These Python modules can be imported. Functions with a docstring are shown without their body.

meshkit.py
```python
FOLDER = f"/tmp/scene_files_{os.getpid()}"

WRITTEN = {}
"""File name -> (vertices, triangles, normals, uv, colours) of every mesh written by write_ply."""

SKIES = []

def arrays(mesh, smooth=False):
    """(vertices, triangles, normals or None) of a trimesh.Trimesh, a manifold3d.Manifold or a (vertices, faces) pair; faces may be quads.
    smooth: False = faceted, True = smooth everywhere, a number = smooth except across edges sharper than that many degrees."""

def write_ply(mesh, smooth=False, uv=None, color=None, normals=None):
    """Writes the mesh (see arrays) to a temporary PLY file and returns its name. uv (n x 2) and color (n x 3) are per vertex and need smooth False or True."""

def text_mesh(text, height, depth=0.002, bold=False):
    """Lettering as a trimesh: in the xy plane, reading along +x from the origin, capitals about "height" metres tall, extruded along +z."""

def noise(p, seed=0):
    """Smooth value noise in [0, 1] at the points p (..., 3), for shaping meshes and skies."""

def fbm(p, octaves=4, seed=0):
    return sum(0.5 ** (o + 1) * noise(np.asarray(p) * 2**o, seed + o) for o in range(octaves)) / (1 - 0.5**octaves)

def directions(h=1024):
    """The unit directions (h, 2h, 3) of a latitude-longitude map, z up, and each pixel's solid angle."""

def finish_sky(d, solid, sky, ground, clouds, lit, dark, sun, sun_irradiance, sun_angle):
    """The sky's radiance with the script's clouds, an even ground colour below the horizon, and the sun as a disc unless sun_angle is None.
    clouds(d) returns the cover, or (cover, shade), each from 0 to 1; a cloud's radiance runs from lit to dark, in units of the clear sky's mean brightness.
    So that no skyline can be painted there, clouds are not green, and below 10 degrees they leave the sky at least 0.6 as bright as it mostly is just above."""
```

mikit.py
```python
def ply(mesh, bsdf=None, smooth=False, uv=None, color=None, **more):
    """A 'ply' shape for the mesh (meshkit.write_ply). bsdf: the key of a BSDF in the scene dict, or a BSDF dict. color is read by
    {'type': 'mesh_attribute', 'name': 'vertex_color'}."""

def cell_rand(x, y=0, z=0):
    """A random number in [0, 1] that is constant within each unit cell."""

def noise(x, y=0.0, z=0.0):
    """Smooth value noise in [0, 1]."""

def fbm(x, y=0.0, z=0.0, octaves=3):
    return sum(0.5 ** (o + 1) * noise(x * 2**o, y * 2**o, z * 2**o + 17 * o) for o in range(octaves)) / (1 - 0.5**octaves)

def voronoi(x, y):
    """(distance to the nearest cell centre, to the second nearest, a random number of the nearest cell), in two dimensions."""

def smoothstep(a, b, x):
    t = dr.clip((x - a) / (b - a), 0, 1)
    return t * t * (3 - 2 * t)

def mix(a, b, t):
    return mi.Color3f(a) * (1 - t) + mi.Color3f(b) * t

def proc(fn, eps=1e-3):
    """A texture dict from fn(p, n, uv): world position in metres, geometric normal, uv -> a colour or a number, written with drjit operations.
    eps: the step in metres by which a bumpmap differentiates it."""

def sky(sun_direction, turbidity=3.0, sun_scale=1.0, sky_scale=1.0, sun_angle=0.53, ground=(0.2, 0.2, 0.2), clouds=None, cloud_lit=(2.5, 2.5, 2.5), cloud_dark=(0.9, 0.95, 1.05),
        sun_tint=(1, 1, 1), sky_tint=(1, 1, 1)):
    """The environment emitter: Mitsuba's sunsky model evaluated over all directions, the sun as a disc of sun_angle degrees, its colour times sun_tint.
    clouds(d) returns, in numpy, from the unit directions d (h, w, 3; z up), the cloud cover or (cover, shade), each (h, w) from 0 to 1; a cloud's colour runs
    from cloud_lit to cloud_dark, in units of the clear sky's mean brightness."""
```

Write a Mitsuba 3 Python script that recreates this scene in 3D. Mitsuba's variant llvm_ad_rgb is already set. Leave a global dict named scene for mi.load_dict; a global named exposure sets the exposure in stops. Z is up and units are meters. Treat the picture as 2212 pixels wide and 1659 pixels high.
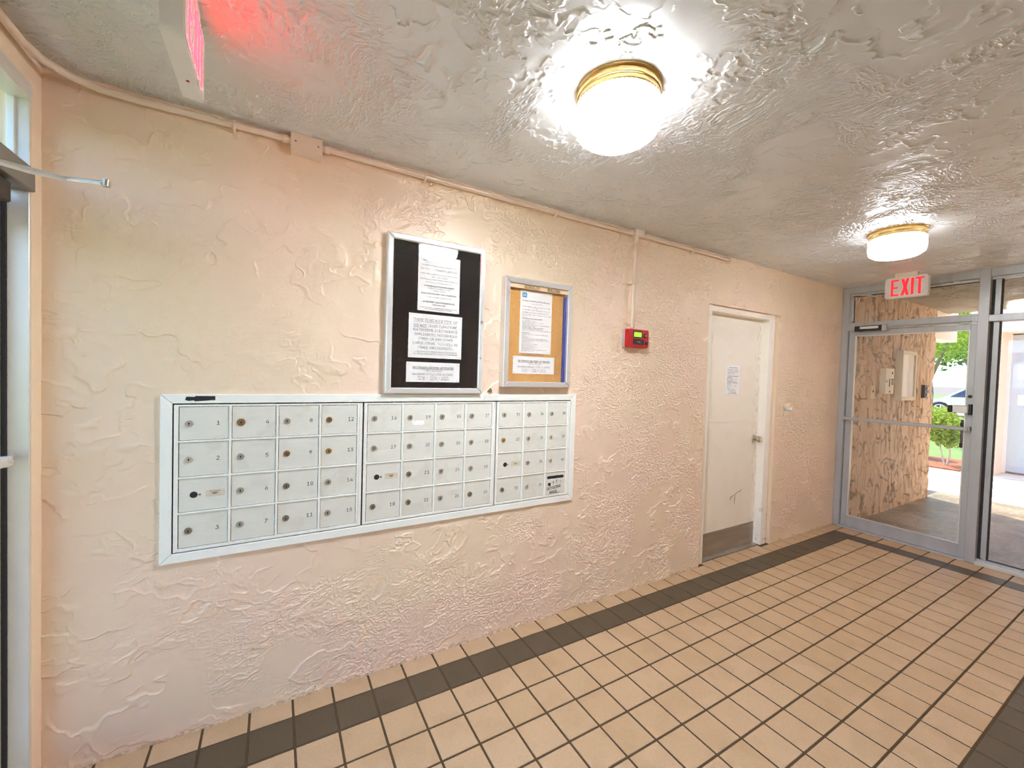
import math, random
import numpy as np, trimesh, mitsuba as mi, drjit as dr
import manifold3d as m3
from shapely.geometry import Polygon, box as sbox
import mikit, meshkit
from mikit import noise, fbm, smoothstep, mix, proc, cell_rand

random.seed(7)
RNG = np.random.default_rng(7)
T = mi.ScalarTransform4f
scene, labels = {}, {}

# ------------------------------------------------------------------ camera, sky, exposure
CAM = np.array([0.5518, -2.0041, 1.4641])
RIGHT = np.array([0.8667222, -0.49791754, 0.02950848])
DOWN = np.array([0.01307199, -0.03646497, -0.99924943])
FWD = np.array([0.49861985, 0.8664574, -0.02509623])
FOCAL = 888.9
scene['camera'] = {'type': 'perspective', 'fov_axis': 'x', 'fov': math.degrees(2 * math.atan(1106 / FOCAL)), 'near_clip': 0.02, 'far_clip': 400.0,
                   'to_world': T().look_at(CAM.tolist(), (CAM + FWD).tolist(), (-DOWN).tolist())}
exposure = 1.98
SKY, SUN = 5.2, 1.7
scene['sky'] = mikit.sky((0.22, 0.66, 0.72), turbidity=3.5, sun_scale=SUN, sky_scale=SKY, sun_angle=0.8, ground=(0.25, 0.24, 0.22))
GLOW_SIDE, GLOW_BOTTOM = 21.0, 50.0      # the lamps' glass: sides, and undersides below the bulbs
RED_GLOW = 4.5


# ------------------------------------------------------------------ helpers
def key_for(name):
    if name not in scene and name not in labels:
        return name
    k = 1
    while f'{name}_{k:03d}' in scene or f'{name}_{k:03d}' in labels:
        k += 1
    return f'{name}_{k:03d}'


def thing(name, label, cat, group=None, kind=None):
    k = key_for(name)
    labels[k] = {'label': label}
    if cat: labels[k]['category'] = cat
    if group: labels[k]['group'] = group
    if kind: labels[k]['kind'] = kind
    return k


def put(name, shape, parent=None, label=None, kind=None):
    full = f'{parent}__{name}' if parent else name
    k = key_for(full)
    if isinstance(shape, dict): scene[k] = shape
    if label or kind:
        labels[k] = {}
        if label: labels[k]['label'] = label
        if kind: labels[k]['kind'] = kind
    return k


def mesh(name, m, mat, parent=None, smooth=False, label=None, kind=None, **more):
    return put(name, mikit.ply(m, mat, smooth, **more), parent, label, kind)


def single(name, m, mat, label, cat, group=None, kind=None, smooth=False, **more):
    k = key_for(name)
    scene[k] = mikit.ply(m, mat, smooth, **more)
    labels[k] = {'label': label}
    if cat: labels[k]['category'] = cat
    if group: labels[k]['group'] = group
    if kind: labels[k]['kind'] = kind
    return k


def cat(ms):
    return trimesh.util.concatenate(list(ms))


def bx(x0, x1, y0, y1, z0, z1):
    x0, x1 = min(x0, x1), max(x0, x1); y0, y1 = min(y0, y1), max(y0, y1); z0, z1 = min(z0, z1), max(z0, z1)
    m = trimesh.creation.box(extents=[x1 - x0, y1 - y0, z1 - z0])
    m.apply_translation([(x0 + x1) / 2, (y0 + y1) / 2, (z0 + z1) / 2])
    return m


def cb(x0, x1, y0, y1, z0, z1, b=0.003):
    """A box with chamfered edges."""
    x0, x1 = min(x0, x1), max(x0, x1); y0, y1 = min(y0, y1), max(y0, y1); z0, z1 = min(z0, z1), max(z0, z1)
    b = min(b, (x1 - x0) * .45, (y1 - y0) * .45, (z1 - z0) * .45)
    P = []
    for sx in (0, 1):
        for sy in (0, 1):
            for sz in (0, 1):
                c = np.array([(x0, x1)[sx], (y0, y1)[sy], (z0, z1)[sz]])
                d = np.array([1 - 2 * sx, 1 - 2 * sy, 1 - 2 * sz]) * b
                for k in range(3):
                    q = c + d; q[k] = c[k]
                    P.append(q)
    return trimesh.convex.convex_hull(np.array(P))


def lathe(profile, n=64):
    m = trimesh.creation.revolve(np.array(profile, float), sections=n)
    if m.volume < 0: m.invert()
    return m


def frame_matrix(kind, x, y, z):
    """'wall': seen from -y, 'exit': seen from -x, 'plus': seen from +x; e1 = to the viewer's right, e2 = up, e3 = to the viewer."""
    e = {'wall': ((1, 0, 0), (0, 0, 1), (0, -1, 0)), 'exit': ((0, -1, 0), (0, 0, 1), (-1, 0, 0)), 'plus': ((0, 1, 0), (0, 0, 1), (1, 0, 0))}[kind]
    M = np.eye(4)
    for k in range(3): M[:3, k] = e[k]
    M[:3, 3] = (x, y, z)
    return M


def xf(m, M):
    m = m.copy(); m.apply_transform(M); return m


def extr(poly, h):
    return trimesh.creation.extrude_polygon(poly, h, engine='earcut')


def rrect(w, h, r, n=5):
    return sbox(r, r, w - r, h - r).buffer(r, quad_segs=n)


def text(s, cx, cz, h, y, width=None, kind='wall', x=0.0, bold=False, align='c', depth=0.0006, rot=0.0, slant=0.0):
    """Lettering on a plane: cx, cz = centre (or left end) and base line; width fits the line to that width."""
    m = meshkit.text_mesh(s, h, depth, bold)
    if h < .013 and '\'' not in s:      # fine print: ink has no sides to see
        m.update_faces(m.face_normals[:, 2] > .5); m.remove_unreferenced_vertices()
    lo, hi = m.bounds[0], m.bounds[1]
    m.apply_translation([-lo[0], 0, 0])
    w = hi[0] - lo[0]
    if width:
        m.apply_scale([width / w, 1, 1]); w = width
    if align == 'c': m.apply_translation([-w / 2, 0, 0])
    if slant:
        S = np.eye(4); S[0, 1] = slant; m.apply_transform(S)
    if rot: m.apply_transform(trimesh.transformations.rotation_matrix(rot, [0, 0, 1]))
    return xf(m, frame_matrix('wall', cx, y, cz) if kind == 'wall' else frame_matrix(kind, x, cx, cz))


def tube(pts, r, n=12, closed_ends=True):
    """A round tube along a polyline."""
    p = np.asarray(pts, float)
    t = np.gradient(p, axis=0); t /= np.linalg.norm(t, axis=1, keepdims=True)
    up = np.array([0.13, 0.31, 0.94]); a = np.cross(t, up); a /= np.linalg.norm(a, axis=1, keepdims=True)
    b = np.cross(t, a)
    ang = np.arange(n) * 2 * np.pi / n
    r = np.broadcast_to(r, (len(p),))
    v = p[:, None] + r[:, None, None] * (np.cos(ang)[None, :, None] * a[:, None] + np.sin(ang)[None, :, None] * b[:, None])
    f = []
    for i in range(len(p) - 1):
        for j in range(n):
            k = (j + 1) % n
            f += [[i * n + j, i * n + k, (i + 1) * n + k], [i * n + j, (i + 1) * n + k, (i + 1) * n + j]]
    v = v.reshape(-1, 3)
    if closed_ends:
        v = np.vstack([v, p[:1], p[-1:]]); c0, c1 = len(v) - 2, len(v) - 1; o = (len(p) - 1) * n
        for j in range(n):
            k = (j + 1) % n
            f += [[c0, k, j], [c1, o + j, o + k]]
    m = trimesh.Trimesh(v, np.array(f), process=False)
    if m.volume < 0: m.invert()
    return m


def cyl(p0, p1, r, n=24):
    p0, p1 = np.array(p0, float), np.array(p1, float)
    return tube([p0, (p0 + p1) / 2, p1], r, n)


def mitre_frame(x0, x1, z0, z1, w, y0, y1, gap=0.0006, bev=0.002):
    """Four mitred rails (left, right, top, bottom) of a frame standing on the back wall; y0 is the front."""
    out = []
    o = [(x0, z0), (x1, z0), (x1, z1), (x0, z1)]
    i = [(x0 + w, z0 + w), (x1 - w, z0 + w), (x1 - w, z1 - w), (x0 + w, z1 - w)]
    for a, b in ((3, 0), (1, 2), (2, 3), (0, 1)):
        poly = Polygon([o[a], o[b], i[b], i[a]]).buffer(-gap, join_style=2)
        lo, d = poly, abs(y1 - y0)
        front = poly.buffer(-bev, join_style=2)
        pa, pf = np.array(lo.exterior.coords)[:-1], np.array(front.exterior.coords)[:-1]
        P = [(q[0], max(y0, y1), q[1]) for q in pa] + [(q[0], min(y0, y1) + bev, q[1]) for q in pa] + [(q[0], min(y0, y1), q[1]) for q in pf]
        out.append(trimesh.convex.convex_hull(np.array(P)))
    return out


# ------------------------------------------------------------------ materials
def rgb(*c): return {'type': 'rgb', 'value': list(c)}


def pri(name, color, rough=0.5, metal=0.0, spec=0.5, two=False, **more):
    d = {'type': 'principled', 'base_color': rgb(*color) if isinstance(color, tuple) else color, 'roughness': rough, 'metallic': metal, 'specular': spec, **more}
    scene[name] = {'type': 'twosided', 'b': d} if two else d
    return name


def wall_color(p, n, uv):
    t = fbm(p.x * 2.1 + 1.3 * p.y, p.z * 2.1, 3.0)
    c = mix((0.785, 0.600, 0.458), (0.78, 0.625, 0.455), smoothstep(0.35, 0.65, t))
    stain = smoothstep(0.38, 0.62, fbm(p.x * 90 + 8 * p.y, p.z * 140, 8.0)) * dr.select(p.z < 0.004 + 0.035 * noise(p.x * 7, 0.0, 4.0) * noise(p.x * 31, 0.0, 2.0), 1.0, 0.0)
    return mix(c, (0.34, 0.27, 0.14), 0.5 * stain)


def floor_tile_color(a, b, c):
    def fn(p, n, uv):
        i, j = dr.floor((p.x + 0.0) / 0.159), dr.floor((-p.y - 0.106) / 0.1597)
        r = cell_rand(i, j, 3)
        base = mix(a, b, r)
        g = fbm(p.x * 9, p.y * 9, 2.0)
        base = mix(base, c, 0.35 * smoothstep(0.45, 0.7, g))
        return base * (0.93 + 0.14 * noise(p.x * 420, p.y * 420))
    return fn


# pink stucco, ceiling
pri('wall_paint', proc(wall_color), 0.42, spec=0.45)
pri('ceiling_paint', (0.57, 0.57, 0.55), 0.30)


def grimy_stucco(p, n, uv):
    c = mix((0.72, 0.56, 0.42), (0.66, 0.49, 0.35), fbm(p.x * 6, p.z * 6, 1.0))
    x = p.x + 0.06 * (noise(p.x * 9, p.z * 7, 2.0) - 0.5) + 0.025 * (noise(p.x * 30, p.z * 25, 3.0) - 0.5)
    a, b = noise(x * 8.5, p.z * 4.2, 4.0), noise(x * 15.0, p.z * 8.0, 5.0)
    vein = dr.maximum(dr.maximum(0.0, 1.0 - dr.abs(a - 0.5) * 16) * smoothstep(0.35, 0.5, noise(p.x * 6, p.z * 6, 6.0)), dr.maximum(0.0, 1.0 - dr.abs(b - 0.5) * 11) * smoothstep(0.45, 0.6, noise(p.x * 7, p.z * 8, 7.0)))
    spots = smoothstep(0.62, 0.72, fbm(p.x * 22, p.z * 30, 8.0)) * smoothstep(0.5, 0.65, noise(p.x * 3.5, p.z * 3.5, 9.0))
    return mix(c, (0.16, 0.11, 0.065), dr.minimum(0.62, 0.8 * vein + 0.4 * spots))


pri('rough_stucco', proc(grimy_stucco), 0.6, spec=0.3)
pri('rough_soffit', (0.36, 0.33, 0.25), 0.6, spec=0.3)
pri('beige_tile', proc(floor_tile_color((0.485, 0.33, 0.19), (0.52, 0.36, 0.22), (0.43, 0.285, 0.155))), 0.48, spec=0.4)
pri('grey_tile', proc(floor_tile_color((0.088, 0.064, 0.037), (0.100, 0.073, 0.045), (0.080, 0.060, 0.032))), 0.48, spec=0.4)
pri('grout', (0.085, 0.055, 0.03), 0.85, spec=0.2)
pri('concrete', proc(lambda p, n, uv: mix((0.30, 0.27, 0.21), (0.20, 0.17, 0.12), smoothstep(0.3, 0.7, fbm(p.x * 4, p.y * 4, 1.0, 4))) * (0.75 + 0.5 * noise(p.x * 60, p.y * 60))), 0.40, spec=0.5)
pri('sidewalk', (0.62, 0.58, 0.52), 0.8)
pri('mailbox_trim', (0.86, 0.88, 0.82), 0.40, 0.1)
pri('mailbox_rail', (0.90, 0.91, 0.86), 0.28, 0.2)


def door_metal(p, n, uv):
    s = smoothstep(0.60, 0.75, fbm(p.x * 14, p.z * 14, 5.0))
    streak = noise(p.x * 30, p.z * 260, 1.0)
    return mix((0.745, 0.745, 0.67), (0.65, 0.64, 0.56), 0.5 * s + 0.25 * streak)


pri('mailbox_door', proc(door_metal), 0.42, 0.15)
pri('black_gap', (0.012, 0.012, 0.012), 0.7)
pri('black_ink', (0.03, 0.03, 0.032), 0.6)
pri('grey_ink', (0.15, 0.145, 0.145), 0.7)
pri('mid_ink', (0.05, 0.05, 0.05), 0.7)
pri('steel_lock', (0.50, 0.48, 0.43), 0.35, 0.7)
pri('brass_lock', (0.50, 0.37, 0.17), 0.35, 0.8)
pri('dull_lock', (0.26, 0.22, 0.16), 0.45, 0.6)
pri('bronze_lock', (0.36, 0.22, 0.10), 0.35, 0.7)
pri('silver_lock', (0.70, 0.69, 0.64), 0.25, 0.8)
pri('cream_plate', (0.62, 0.55, 0.42), 0.5)
pri('white_paper', (0.86, 0.86, 0.85), 0.7, two=True)
pri('blue_print', (0.05, 0.19, 0.35), 0.5)
pri('pale_blue_print', (0.27, 0.51, 0.71), 0.5)
pri('frame_alu', (0.74, 0.735, 0.71), 0.30, 0.45)
pri('frame_alu_grey', (0.66, 0.65, 0.63), 0.26, 0.6)
pri('black_felt', (0.0025, 0.0025, 0.003), 0.9, spec=0.2)


def cork(p, n, uv):
    g = noise(p.x * 330, p.z * 330)
    return mix((0.52, 0.27, 0.08), (0.38, 0.18, 0.045), 0.6 * smoothstep(0.5, 0.9, g) + 0.35 * fbm(p.x * 18, p.z * 18))


pri('cork', proc(cork), 0.8, spec=0.2)
pri('header_cream', (0.72, 0.56, 0.36), 0.5)
pri('brown_letter', (0.13, 0.075, 0.03), 0.5)
pri('blue_card', (0.01, 0.03, 0.22), 0.5)
scene['thin_glass'] = {'type': 'thindielectric', 'int_ior': 1.5}
pri('conduit_paint', (0.72, 0.58, 0.46), 0.45)
pri('alarm_red', (0.42, 0.005, 0.008), 0.35)
pri('black_plastic', (0.012, 0.012, 0.014), 0.35)
pri('alarm_side', (0.40, 0.34, 0.33), 0.5)
pri('white_paint', (0.85, 0.80, 0.70), 0.35)


def white_door(p, n, uv):
    d = 0.4 * smoothstep(0.62, 0.75, fbm(p.x * 7, p.z * 7, 4.0))
    edge = smoothstep(0.66, 0.8, noise(p.x * 70, p.z * 35, 2.0)) * smoothstep(4.18, 4.28, p.x)
    return mix(mix((0.85, 0.79, 0.68), (0.81, 0.74, 0.62), d), (0.36, 0.28, 0.18), 0.3 * edge)


pri('white_door_paint', proc(white_door), 0.38)


def worn_jamb(p, n, uv):
    chip = smoothstep(0.68, 0.72, fbm(p.x * 40 + p.y * 40, p.z * 22, 6.0)) * smoothstep(0.45, 0.05, p.z)
    return mix((0.89, 0.85, 0.77), (0.16, 0.10, 0.06), chip)


pri('worn_jamb', proc(worn_jamb), 0.4)
pri('kick_steel', proc(lambda p, n, uv: mix((0.42, 0.36, 0.29), (0.30, 0.25, 0.20), fbm(p.x * 5, p.z * 40, 1.0))), 0.4, 0.5)
pri('nickel', (0.55, 0.51, 0.44), 0.25, 0.9)
pri('storefront_alu', proc(lambda p, n, uv: mix((0.49, 0.495, 0.505), (0.41, 0.415, 0.42), fbm(p.y * 30 + p.x * 30, p.z * 2.5, 2.0))), 0.36, 0.25)
pri('storefront_white', (0.70, 0.70, 0.65), 0.32, 0.3)
pri('dark_alu', (0.20, 0.19, 0.16), 0.4, 0.3)
pri('gasket', (0.02, 0.02, 0.025), 0.6)
pri('dark_bronze', (0.03, 0.027, 0.025), 0.4, 0.4)
pri('brass', (0.78, 0.55, 0.22), 0.16, 1.0)
pri('pan_white', (0.80, 0.80, 0.78), 0.6)
pri('lamp_glass', (0.85, 0.86, 0.88), 0.15)
pri('cut_glass', (0.84, 0.84, 0.88), 0.25)
pri('sign_white', (0.68, 0.65, 0.62), 0.45)
pri('canopy_cream', (0.70, 0.60, 0.48), 0.5)
pri('mortar_dark', (0.02, 0.016, 0.012), 0.9)

# ------------------------------------------------------------------ plaster relief (real geometry)
def nz(u, v, s): return meshkit.noise(np.stack([u, v, np.full_like(u, s + .37)], -1), int(s))
def sst(a, b, x):
    t = np.clip((x - a) / (b - a), 0, 1); return t * t * (3 - 2 * t)
def rdg(n, w): return np.maximum(0, 1 - np.abs(n - .5) / w)

def wall_relief(u, v, rough):
    """Height in millimetres of the skip-trowel wall plaster."""
    wu = u + .09 * (nz(u * 6, v * 6, 1) - .5) + .022 * (nz(u * 30, v * 30, 2) - .5) + .007 * (nz(u * 85, v * 85, 14) - .5)
    wv = v + .09 * (nz(u * 6, v * 6, 3) - .5) + .022 * (nz(u * 30, v * 30, 4) - .5) + .007 * (nz(u * 85, v * 85, 15) - .5)
    a = .70 * nz(wu * 7, wv * 9, 5) + .30 * nz(wu * 24, wv * 30, 6)
    gate = sst(.42, .60, nz(u * 8, v * 8, 7))
    h = 1.0 * sst(.485, .515, a) * (.25 + .75 * gate) + 1.0 * rdg(a, .030) * gate
    b = .6 * nz(wu * 15, wv * 20, 8) + .4 * nz(wu * 40, wv * 52, 9)
    gate2 = sst(.48, .66, nz(u * 10 + 5, v * 10, 10)) * (.30 + .70 * rough)
    h += (1.4 * sst(.475, .525, b) + 1.3 * rdg(b, .065)) * gate2
    c = .5 * nz(wu * 42, wv * 66, 11) + .5 * nz(wu * 75, wv * 95, 12)
    h += 1.5 * rdg(c, .11) * rough * sst(.38, .62, nz(u * 5, v * 5, 13))
    return h

def ceiling_relief(u, v):
    """Height in millimetres of the heavier brushed ceiling plaster: ledges, short cracks, and fans of fine brush ridges between smooth patches."""
    wu = u + .13 * (nz(u * 5, v * 5, 21) - .5) + .024 * (nz(u * 28, v * 28, 22) - .5) + .008 * (nz(u * 90, v * 90, 36) - .5)
    wv = v + .13 * (nz(u * 5, v * 5, 23) - .5) + .024 * (nz(u * 28, v * 28, 24) - .5) + .008 * (nz(u * 90, v * 90, 37) - .5)
    a = .6 * nz(wu * 6, wv * 6, 25) + .25 * nz(wu * 21, wv * 21, 26) + .15 * nz(wu * 48, wv * 48, 38)
    gate = sst(.34, .56, nz(u * 8, v * 8, 27))
    h = 2.0 * sst(.488, .512, a) * (.3 + .7 * gate) + 1.6 * rdg(a, .022) * gate
    a2 = .5 * nz(wu * 15 + 3, wv * 15, 28) + .3 * nz(wu * 40, wv * 40, 29) + .2 * nz(wu * 85, wv * 85, 39)
    h += (1.7 * sst(.485, .515, a2) + 1.6 * rdg(a2, .03)) * sst(.40, .56, nz(u * 7, v * 7, 30))
    patch = sst(.41, .52, nz(wu * 4.6, wv * 4.6, 31))
    t = 5 * nz(wu * 3, wv * 3, 32)
    c = .75 * nz(wu * 26 + t, wv * 100 + 2.2 * t, 33) + .25 * nz(wu * 60, wv * 170, 40)
    d = .75 * nz(wu * 95 + 1.7 * t, wv * 28 - t, 34) + .25 * nz(wu * 170, wv * 60, 41)
    pick = sst(.45, .55, nz(u * 4.1, v * 4.1, 35))
    h += (rdg(c, .13) * (1 - pick) + rdg(d, .13) * pick) * 2.4 * patch
    return h


def relief_sheet(us, vs, height, place, skip=None):
    """A fine grid over (u, v) lifted by height (metres), as vertices from place(u, v, h); cells where skip(u, v) holds are left out."""
    U, V = np.meshgrid(us, vs, indexing='ij')
    h = height(U, V)
    n, m = U.shape
    i = (np.arange(n - 1)[:, None] * m + np.arange(m - 1)[None])
    if skip is not None:
        keep = ~skip((U[:-1, :-1] + U[1:, 1:]) / 2, (V[:-1, :-1] + V[1:, 1:]) / 2)
        i = i[keep]
    i = i.ravel()
    f = np.vstack([np.stack([i, i + m, i + m + 1], 1), np.stack([i, i + m + 1, i + 1], 1)])
    P_ = np.stack(place(U, V, h), -1).reshape(-1, 3)
    used = np.zeros(len(P_), bool); used[f] = True
    new = np.cumsum(used) - 1
    return trimesh.Trimesh(P_[used], new[f], process=False)


def steps(a, b, size):
    out = [a]
    while out[-1] < b: out.append(out[-1] + size(out[-1]))
    out[-1] = b
    return np.array(out)


# ------------------------------------------------------------------ room shell
X0, X1, H = -0.135, 5.60, 2.44
DX0, DX1, DZ = 3.43, 4.42, 2.05
YF = -1.84            # opposite wall
REC = 2.9             # the recess the picture is taken from ends here
YB = -5.4


def wall_sheet(poly, y, thick, mat):
    m = extr(poly, thick)
    return xf(m, np.array([[1, 0, 0, 0], [0, 0, -1, y + thick], [0, 1, 0, 0], [0, 0, 0, 1.0]]))


back = Polygon([(X0 - .2, 0), (DX0, 0), (DX0, DZ), (DX1, DZ), (DX1, 0), (X1 + .06, 0), (X1 + .06, H + .05), (X0 - .2, H + .05)])


def wall_height(u, v):
    rough = np.clip(.15 + .75 * sst(.75, .45, v) * sst(.0, .8, u) + .75 * sst(2.0, 2.6, u) + .35 * sst(.7, 1.4, u) * sst(1.9, 2.2, v), 0, 1)
    d = np.minimum(np.minimum(np.where(v < DZ + .02, np.minimum(np.abs(u - DX0), np.abs(u - DX1)), 1.0), np.where((u > DX0) & (u < DX1), np.abs(v - DZ), 1.0)), X1 - u)
    return 1e-3 * (8.5 * np.tanh(3.2 * wall_relief(u, v, rough) / 8.5) * sst(0, .02, d)) + .0004


def covered(u, v):
    return ((u > DX0) & (u < DX1) & (v < DZ)) | ((u > .20) & (u < 2.13) & (v > .72) & (v < 1.33)) | ((u > 1.02) & (u < 1.48) & (v > 1.37) & (v < 2.09)) | ((u > 1.64) & (u < 2.05) & (v > 1.41) & (v < 1.97))


wus = np.unique(np.concatenate([steps(X0, DX0, lambda x: .0034 * max(1, ((x - .55) ** 2 + 4) / 6.5)), steps(DX0, DX1, lambda x: .009), steps(DX1, X1 + .02, lambda x: .010)]))
wvs = np.unique(np.concatenate([steps(0, DZ, lambda z: .0035), steps(DZ, H + .004, lambda z: .0035)]))
wsheet = relief_sheet(wus, wvs, wall_height, lambda u, v, h: (u, -h, v), covered)
single('wall_back', wall_sheet(back, 0.0, 0.16, None), 'wall_paint', 'long pink skip-trowel stucco wall carrying the mailboxes', None, kind='structure')
single('wall_front', cat([bx(REC, X1 + .06, YF - .15, YF, 0, H + .05), bx(REC - .0, REC + .15, YB, YF - .14, 0, H + .05), bx(X0 - .2, REC + .15, YB - .15, YB, 0, H + .05)]),
       'wall_paint', 'pink stucco wall across the lobby from the mailboxes', None, kind='structure')
single('wall_left', cat([bx(X0 - .14, X0, -0.07, 0.0, 0, H + .05), bx(X0 - .14, X0, YB, -0.07, 2.33, H + .05), bx(X0 - .14, X0, YB, -2.25, 0, 2.33)]),
       'wall_paint', 'narrow stucco return and band around the left glass entrance', None, kind='structure')
mesh('plaster', wsheet, 'wall_paint', 'wall_back')
single('ceiling', bx(X0 - .2, X1 + .06, YB - .15, 0.1, H, H + .15), 'ceiling_paint', 'white glossy brushed plaster ceiling', None, kind='structure')
def ceiling_height(u, v):
    return 1e-3 * 8 * np.tanh(2.0 * ceiling_relief(u, v) / 8) + .0004


def near_view(u, v):
    return v > -.55 - .62 * (u + .11)


def ceiling_part(us, vs, skip):
    m = relief_sheet(us, vs, ceiling_height, lambda u, v, h: (u, v, H - h), skip)
    if m.face_normals[0][2] > 0: m.invert()
    return m


# steps shared by both, so that they meet: fine where it is seen close up, coarser behind the camera's back
cus = steps(X0 + .002, X1 + .02, lambda x: .0036 * max(1, ((x - 1.0) ** 2 + 3) / 6))
cvs = -steps(-.012, -YF - .002, lambda y: .0036)
kx, ky = 4, 4
csheet = ceiling_part(cus, cvs, lambda u, v: ~near_view(u, v))
far = ceiling_part(cus[::kx], np.append(cvs[:-1:ky], YF + .002), lambda u, v: near_view(u + .02, v - .02))
hall = ceiling_part(np.arange(X0 + .01, REC, .02), np.arange(YF, YB + .02, -.02), None)
mesh('plaster', cat([csheet, far, hall]), 'ceiling_paint', 'ceiling')
fl = single('floor', bx(X0 - .06, X1 + .06, YB - .15, 0.14, -0.12, -0.0016), 'grout', 'quarry tile floor with dark grout and a grey border', None, kind='structure')

# floor tiles: 0.159 x 0.1597, joints 9 mm
P, Q, R1, J = 0.159, 0.1597, 0.106, 0.0045


def project(pt):
    d = np.asarray(pt, float) - CAM
    z = d @ FWD
    return (1106 + FOCAL * (d @ RIGHT) / z, 829.5 + FOCAL * (d @ DOWN) / z, z)


tiles = []
rows = [(0.0, -R1)] + [(-R1 - k * Q, -R1 - (k + 1) * Q) for k in range(33)]
for i in range(-1, 36):
    xa, xb = i * P, (i + 1) * P
    xa, xb = max(xa, X0 + .002), min(xb, X1 - .004)
    if xb - xa < 0.02: continue
    for j, (ya, yb) in enumerate(rows):
        if yb < YB: continue
        y_top = ya if j else (0.035 if DX0 < (xa + xb) / 2 < DX1 - .05 else 0.0)
        grey = (j in (1, 10) and i < 34) or (i == 33 and 1 <= j)
        if (xa + xb) / 2 > REC + .15 and (ya + yb) / 2 < YF: continue
        if (xa + xb) / 2 > REC + .15 and yb < YF + .004: yb = YF + .004
        if y_top - yb < .02: continue
        box4 = (xa + J, xb - J, yb + J, y_top - (J if j else 0.001))
        pr = [project((x, y, 0)) for x in box4[:2] for y in box4[2:]]
        vis = any(z > 0.1 and -40 < px < 2252 and py < 1700 for px, py, z in pr)
        area = 0
        if vis and all(z > .1 for _, _, z in pr):
            q = [pr[0], pr[1], pr[3], pr[2]]
            area = abs(sum(q[k][0] * q[(k + 1) % 4][1] - q[(k + 1) % 4][0] * q[k][1] for k in range(4))) / 2
        tiles.append((area, grey, box4))
unit = {}
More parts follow.
